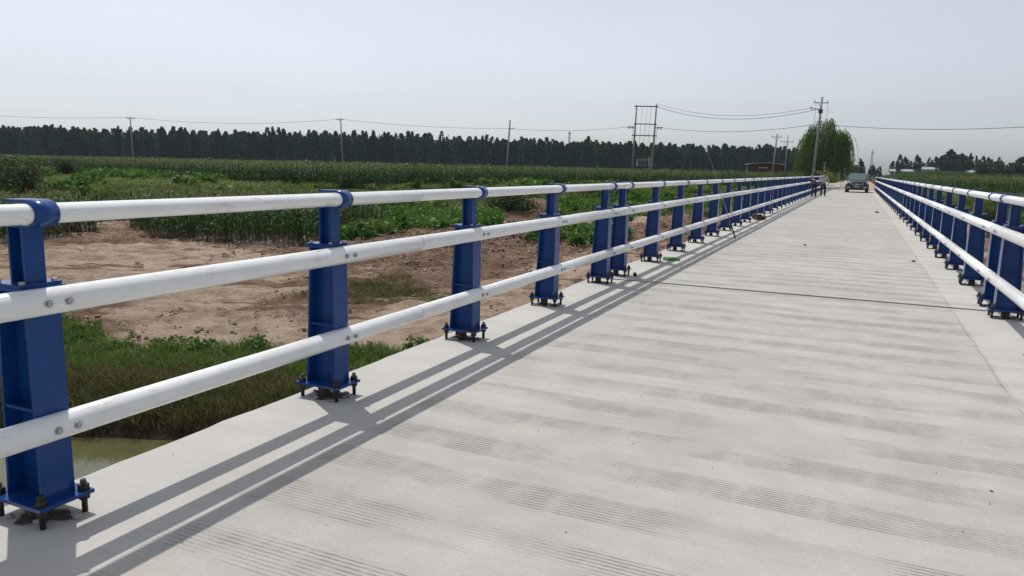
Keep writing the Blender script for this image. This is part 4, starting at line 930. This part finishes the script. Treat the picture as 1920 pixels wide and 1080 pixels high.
def person(loc, rz, label, bend, top_m, hair_m, arms, headpitch, scale=1.):
    """local +y is where the person faces; bend = forward lean of the trunk in degrees"""
    t = empty('person', loc, label, 'person', rz=rz); t.scale = (scale,)*3
    b = R(bend); hip = Vector((0, 0, .92)); ax = Vector((0, math.sin(b), math.cos(b))); fr = Vector((0, math.cos(b), -math.sin(b)))
    waist = hip+ax*.18; chest = hip+ax*.40; neckb = hip+ax*.52; nk = Vector((0, math.sin(b*.8+headpitch), math.cos(b*.8+headpitch))); neck = neckb+nk*.08; head = neck+nk*.12; crown = neck+nk*.23
    N = [(hip, (.135, .105)), (waist, (.125, .095)), (chest, (.155, .105)), (neckb, (.075, .07)), (neck, .055), (head+fr*.015, (.078, .092)), (crown, (.06, .07))]
    E_ = [(0, 1), (1, 2), (2, 3), (3, 4), (4, 5), (5, 6)]; arm_n = {}
    for sg in (-1, 1):
        sh = hip+ax*.47+Vector((sg*.19, 0, 0)); el, wr_ = (Vector(p) for p in arms[sg]); i = len(N)
        N += [(sh, .058), (el, .043), (wr_, .030)]; E_ += [(2, i), (i, i+1), (i+1, i+2)]; arm_n[sg] = (sh, el, wr_)
        d = (wr_-el).normalized(); pal = wr_+d*.06; i2 = len(N); N.append((pal, (.036, .016))); E_.append((i+2, i2))
        sd = d.cross(Vector((0, 0, 1))); sd = sd.normalized() if sd.length > .1 else Vector((1, 0, 0))
        for k, L in enumerate((.065, .078, .072, .055)):
            p1 = pal+d*.03+sd*(k-1.5)*.019; p2 = p1+d*L*.5; p3 = p2+(d*.8-Vector((0, 0, .5))).normalized()*L*.5; j = len(N)
            N += [(p1, .010), (p2, .009), (p3, .0075)]; E_ += [(i2, j), (j, j+1), (j+1, j+2)]
        th = wr_+d*.03-sd*.034; j = len(N); N += [(th, .011), (th+d*.04-sd*.02, .009)]; E_ += [(i+2, j), (j, j+1)]
    for sg in (-1, 1):
        i = len(N); N += [(Vector((sg*.095, .0, .86)), .088), (Vector((sg*.11, .03, .49)), .060), (Vector((sg*.12, -.01, .10)), .042), (Vector((sg*.13, .0, .05)), .042), (Vector((sg*.145, .15, .035)), (.042, .026))]
        E_ += [(0, i), (i, i+1), (i+1, i+2), (i+2, i+3), (i+3, i+4)]
    body = skin('person_body', N, E_, skinm, t)
    # face: nose, ears, eyes
    f0 = head+fr*.095; m = MB(); m.ball(f0+fr*.012-nk*.005, .017, .8, 1, 1.4); m.build('nose', skinm, t)
    m = MB(); m.ball(f0-nk*.045-fr*.004, .016, 1.5, .5, .35); m.build('mouth', simple('lips', (.25, .10, .08), .6, 0, .05, 8), t)
    for sg in (-1, 1):
        m = MB(); m.ball(head+Vector((sg*.085, 0, 0)), .028, .4, .8, 1.2); m.build('ear', skinm, t)
        m = MB(); m.ball(f0+Vector((sg*.033, 0, 0))+nk*.025-fr*.006, .011); m.build('eye', shoem, t)
    m = MB(); c = head+nk*.035-fr*.012
    g = bmesh.ops.create_uvsphere(m.bm, u_segments=16, v_segments=10, radius=1); q = nk.to_track_quat('Z', 'Y').to_matrix()
    for v in g['verts']:
        p = v.co.copy(); p = Vector((p.x*.092, p.y*.108, max(p.z, -.8)*.098)); v.co = c+q @ p
    for f in m.bm.faces: f.smooth = True
    m.build('hair', hair_m, t)
    # clothes
    T = [(hip-ax*.02, (.15, .118)), (waist, (.142, .11)), (chest, (.172, .12)), (neckb-ax*.03, (.09, .08))]; TE = [(0, 1), (1, 2), (2, 3)]
    for sg in (-1, 1):
        sh, el, wr_ = arm_n[sg]; i = len(T); T += [(sh, .072), (el, .056), (el.lerp(wr_, .8), .046)]; TE += [(2, i), (i, i+1), (i+1, i+2)]
    skin('jacket', T, TE, top_m, t)
    T = [(hip+ax*.04, (.142, .112)), (hip-Vector((0, 0, .03)), (.142, .112))]; TE = [(0, 1)]
    for sg in (-1, 1):
        i = len(T); T += [(Vector((sg*.095, .0, .84)), .104), (Vector((sg*.11, .03, .49)), .077), (Vector((sg*.12, -.01, .07)), .066)]; TE += [(1, i), (i, i+1), (i+1, i+2)]
    skin('trousers', T, TE, trous, t)
    for sg in (-1, 1):
        m = MB(); m.ball((sg*.135, .065, .042), .05, .95, 2.6, .85); o = m.build('shoe', shoem, t)
    return t
person((-2.74, 55.6, 0), R(28), 'person in dark jacket with grey hair, bent towards the left railing', 60, darkc, hairm, {-1: ((-.28, .46, .90), (-.18, .62, .72)), 1: ((.26, .46, .90), (.16, .62, .72))}, R(-10), .98)
person((-2.26, 57.8, 0), R(8), 'person in light grey shirt and dark trousers, standing with back turned', 6, shirt, simple('black_hair', (.01, .01, .011), .6, 0, .2, 30), {-1: ((-.29, .02, 1.12), (-.27, .14, .90)), 1: ((.30, .0, 1.12), (.31, .10, .88))}, R(14), 1.0)

# ------------------------------------------------------------------ small things on the deck
gl = simple('bright_green_plastic', (.035, .22, .02), .5, 0, .3, 12)
m = MB(); rr = random.Random(4)
pts = []
for k in range(20):
    a = 2*math.pi*k/20; q = 1+.2*math.sin(3*a+1)+rr.uniform(-.15, .15); pts.append((.17*q*math.cos(a), .12*q*math.sin(a)))
m.hexa([(x, y, .002) for x, y in pts], [(x*.85, y*.85, .035+rr.uniform(-.012, .02)) for x, y in pts]); bmesh.ops.triangulate(m.bm, faces=[f for f in m.bm.faces if len(f.verts) > 4])
tag(m.build('plastic_bag', gl, loc=(-2.93, 13.2, 0)), 'bright green crumpled plastic lying under the left railing', 'plastic bag')
m = MB(); m.cyl((0, 0, 0), (0, 0, .045), .030, n=6, smooth=False); m.cyl((0, 0, .045), (0, 0, .06), .014, n=8)
tag(m.build('nut', MT['bolt'], loc=(-2.93, 10.85, 0)), 'loose black nut lying on the deck by the expansion joint', 'nut')
brn = simple('dry_brown_weed', (.10, .055, .035), .95, 0, .4, 20)
t = empty('clod', (-2.98, 26.3, 0), 'brown lump of earth lying against a left railing post', 'clod'); m = MB()
for k in range(9): m.ball((rr.gauss(0, .12), rr.gauss(0, .22), .07+rr.uniform(-.02, .09)), rr.uniform(.06, .13), 1, 1, .8, 2, .14, smooth=False)
m.build('earth', brn, t)
dk = simple('dark_pebble', (.06, .05, .045), .9, 0, .3, 20)
for (x, y, r_, lab) in [(1.05, 15.65, .035, 'small dark flat chip on the deck towards the right railing'), (.8, 35.2, .07, 'dark round stone far along the deck near the right railing'), (-.97, 17.75, .03, 'small grey chip on the deck beyond the expansion joint'),
        (-.02, 2.86, .007, 'tiny dark pebble at the lower right of the deck'), (.75, 4.3, .007, 'tiny dark pebble at the right edge of the deck')]:
    m = MB(); m.ball((0, 0, r_*.4), r_, 1.2, .9, .55, 2, .15, smooth=False); tag(m.build('pebble', dk, loc=(x, y, 0)), lab, 'pebble')
V, F = [], []
for k in range(130):
    x, y = rng.uniform(-3.35, 1.8), 1.2+16*rng.uniform(0, 1)**1.6; r_ = rng.uniform(.002, .006); i0 = len(V); a = rng.uniform(0, 6)
    for j in range(4): V.append((x+r_*math.cos(a+j*1.571), y+r_*math.sin(a+j*1.571), 0.0005))
    V.append((x, y, r_*.9)); F += [(i0+j, i0+(j+1) % 4, i0+4) for j in range(4)]
tag(link('grit', npmesh('grit', V, F, [dk]), []), 'fine dark grit scattered over the concrete deck', 'grit', kind='stuff')
# fishing rod leaning on the left rails
t = empty('fishing_rod', (-2.60, 18.65, 0), 'thin fishing rod leaning against the left railing', 'fishing rod')
d = Vector((-.43, -.58, 1.38))
m = MB(); m.tube([Vector((0, 0, .0)), d*.28], .017, 8); m.build('handle', plas, t)
m = MB(); m.tube([d*.28, d*.8, d*1.2, d*1.62], [.008, .005, .003, .0015], 6); m.build('rod_blank', simple('pale_rod', (.35, .37, .33), .4, 0, .1, 10), t)
m = MB(); m.ball(d*.33+Vector((.03, -.03, 0)), .035, 1, 1, 1.2); m.build('reel', plas, t)
# broken concrete at the far end
for i, (x, y, r_) in enumerate([(-2.6, 83.6, .34), (-2.1, 85.6, .45), (-3.0, 87.5, .6), (-1.75, 87.2, .36), (-2.5, 90.0, .55), (-1.5, 89.3, .33), (-3.6, 90.5, .65), (-2.0, 92.5, .5), (-1.5, 84.6, .22), (-3.3, 85.2, .4)]):
    m = MB(); m.ball((0, 0, r_*.45), r_, 1.25, .9, .75, 2, .22, smooth=False)
    tag(m.build('rubble_block', MT['stone'], loc=(x, y, max(gz(x, y), 0 if y < 84.5 else -9)-.03)), 'pale broken concrete lump in the heap left of the car', 'rubble', 'broken concrete heaped at the bridge end')
# rusty end panel of the right railing and shrub by the road
m = MB(); m.box(1.47, 1.52, 83.9, 83.96, 0, 1.3); tag(m.build('marker_post', simple('rusty_post', (.20, .10, .045), .8, .1, .3, 8)), 'rusty brown post at the far end of right railing', 'post')
for (px, py, h, w, lab) in [(-3.4, 95, 1.9, 1.3, 'pale shrub between the rubble heap and the willow'), (3.2, 96, 1.6, 1.6, 'low shrub at the far end of the right railing'), (5.5, 100, 2.0, 2.2, 'dark shrub behind the far right railing end'), (-9, 118, 2.4, 3, 'shrub at the foot of the willow behind the left railing')]:
    t = empty('roadside_shrub', (px, py, gz(px, py)), lab, 'shrub'); link('foliage', leafy(int(px*7+900), h, w*.8, 800, .13, [MT['weed']]), [], t)
    m = MB()
    for k in range(5): a = k*1.3; m.tube([(0, 0, -.1), (math.cos(a)*w*.3, math.sin(a)*w*.3, h*.7)], [.03, .01], 5)
    m.build('stem', MT['bark'], t)

# ------------------------------------------------------------------ haze
m = MB(); m.box(-900, 700, -60, 800, -6.2, 60)
hz_, hnt, hb, HN = mat('haze'); hnt.nodes.remove(hb); pv = HN('ShaderNodeVolumePrincipled'); pv.inputs['Density'].default_value = .00013; pv.inputs['Color'].default_value = (.72, .86, 1, 1); pv.inputs['Anisotropy'].default_value = .3
hnt.links.new(pv.outputs[0], hnt.nodes['Material Output'].inputs['Volume'])
tag(m.build('haze', hz_), 'thin pale summer haze over the fields', 'haze', kind='stuff')

cy_ = scene.cycles
scene.render.engine = 'CYCLES'; cy_.use_denoising = True; cy_.denoiser = 'OPENIMAGEDENOISE'; cy_.denoising_input_passes = 'RGB_ALBEDO_NORMAL'; cy_.denoising_prefilter = 'ACCURATE'; cy_.max_bounces = 6; cy_.diffuse_bounces = 3; cy_.glossy_bounces = 3; cy_.transmission_bounces = 3; cy_.volume_bounces = 0; cy_.caustics_reflective = False; cy_.caustics_refractive = False
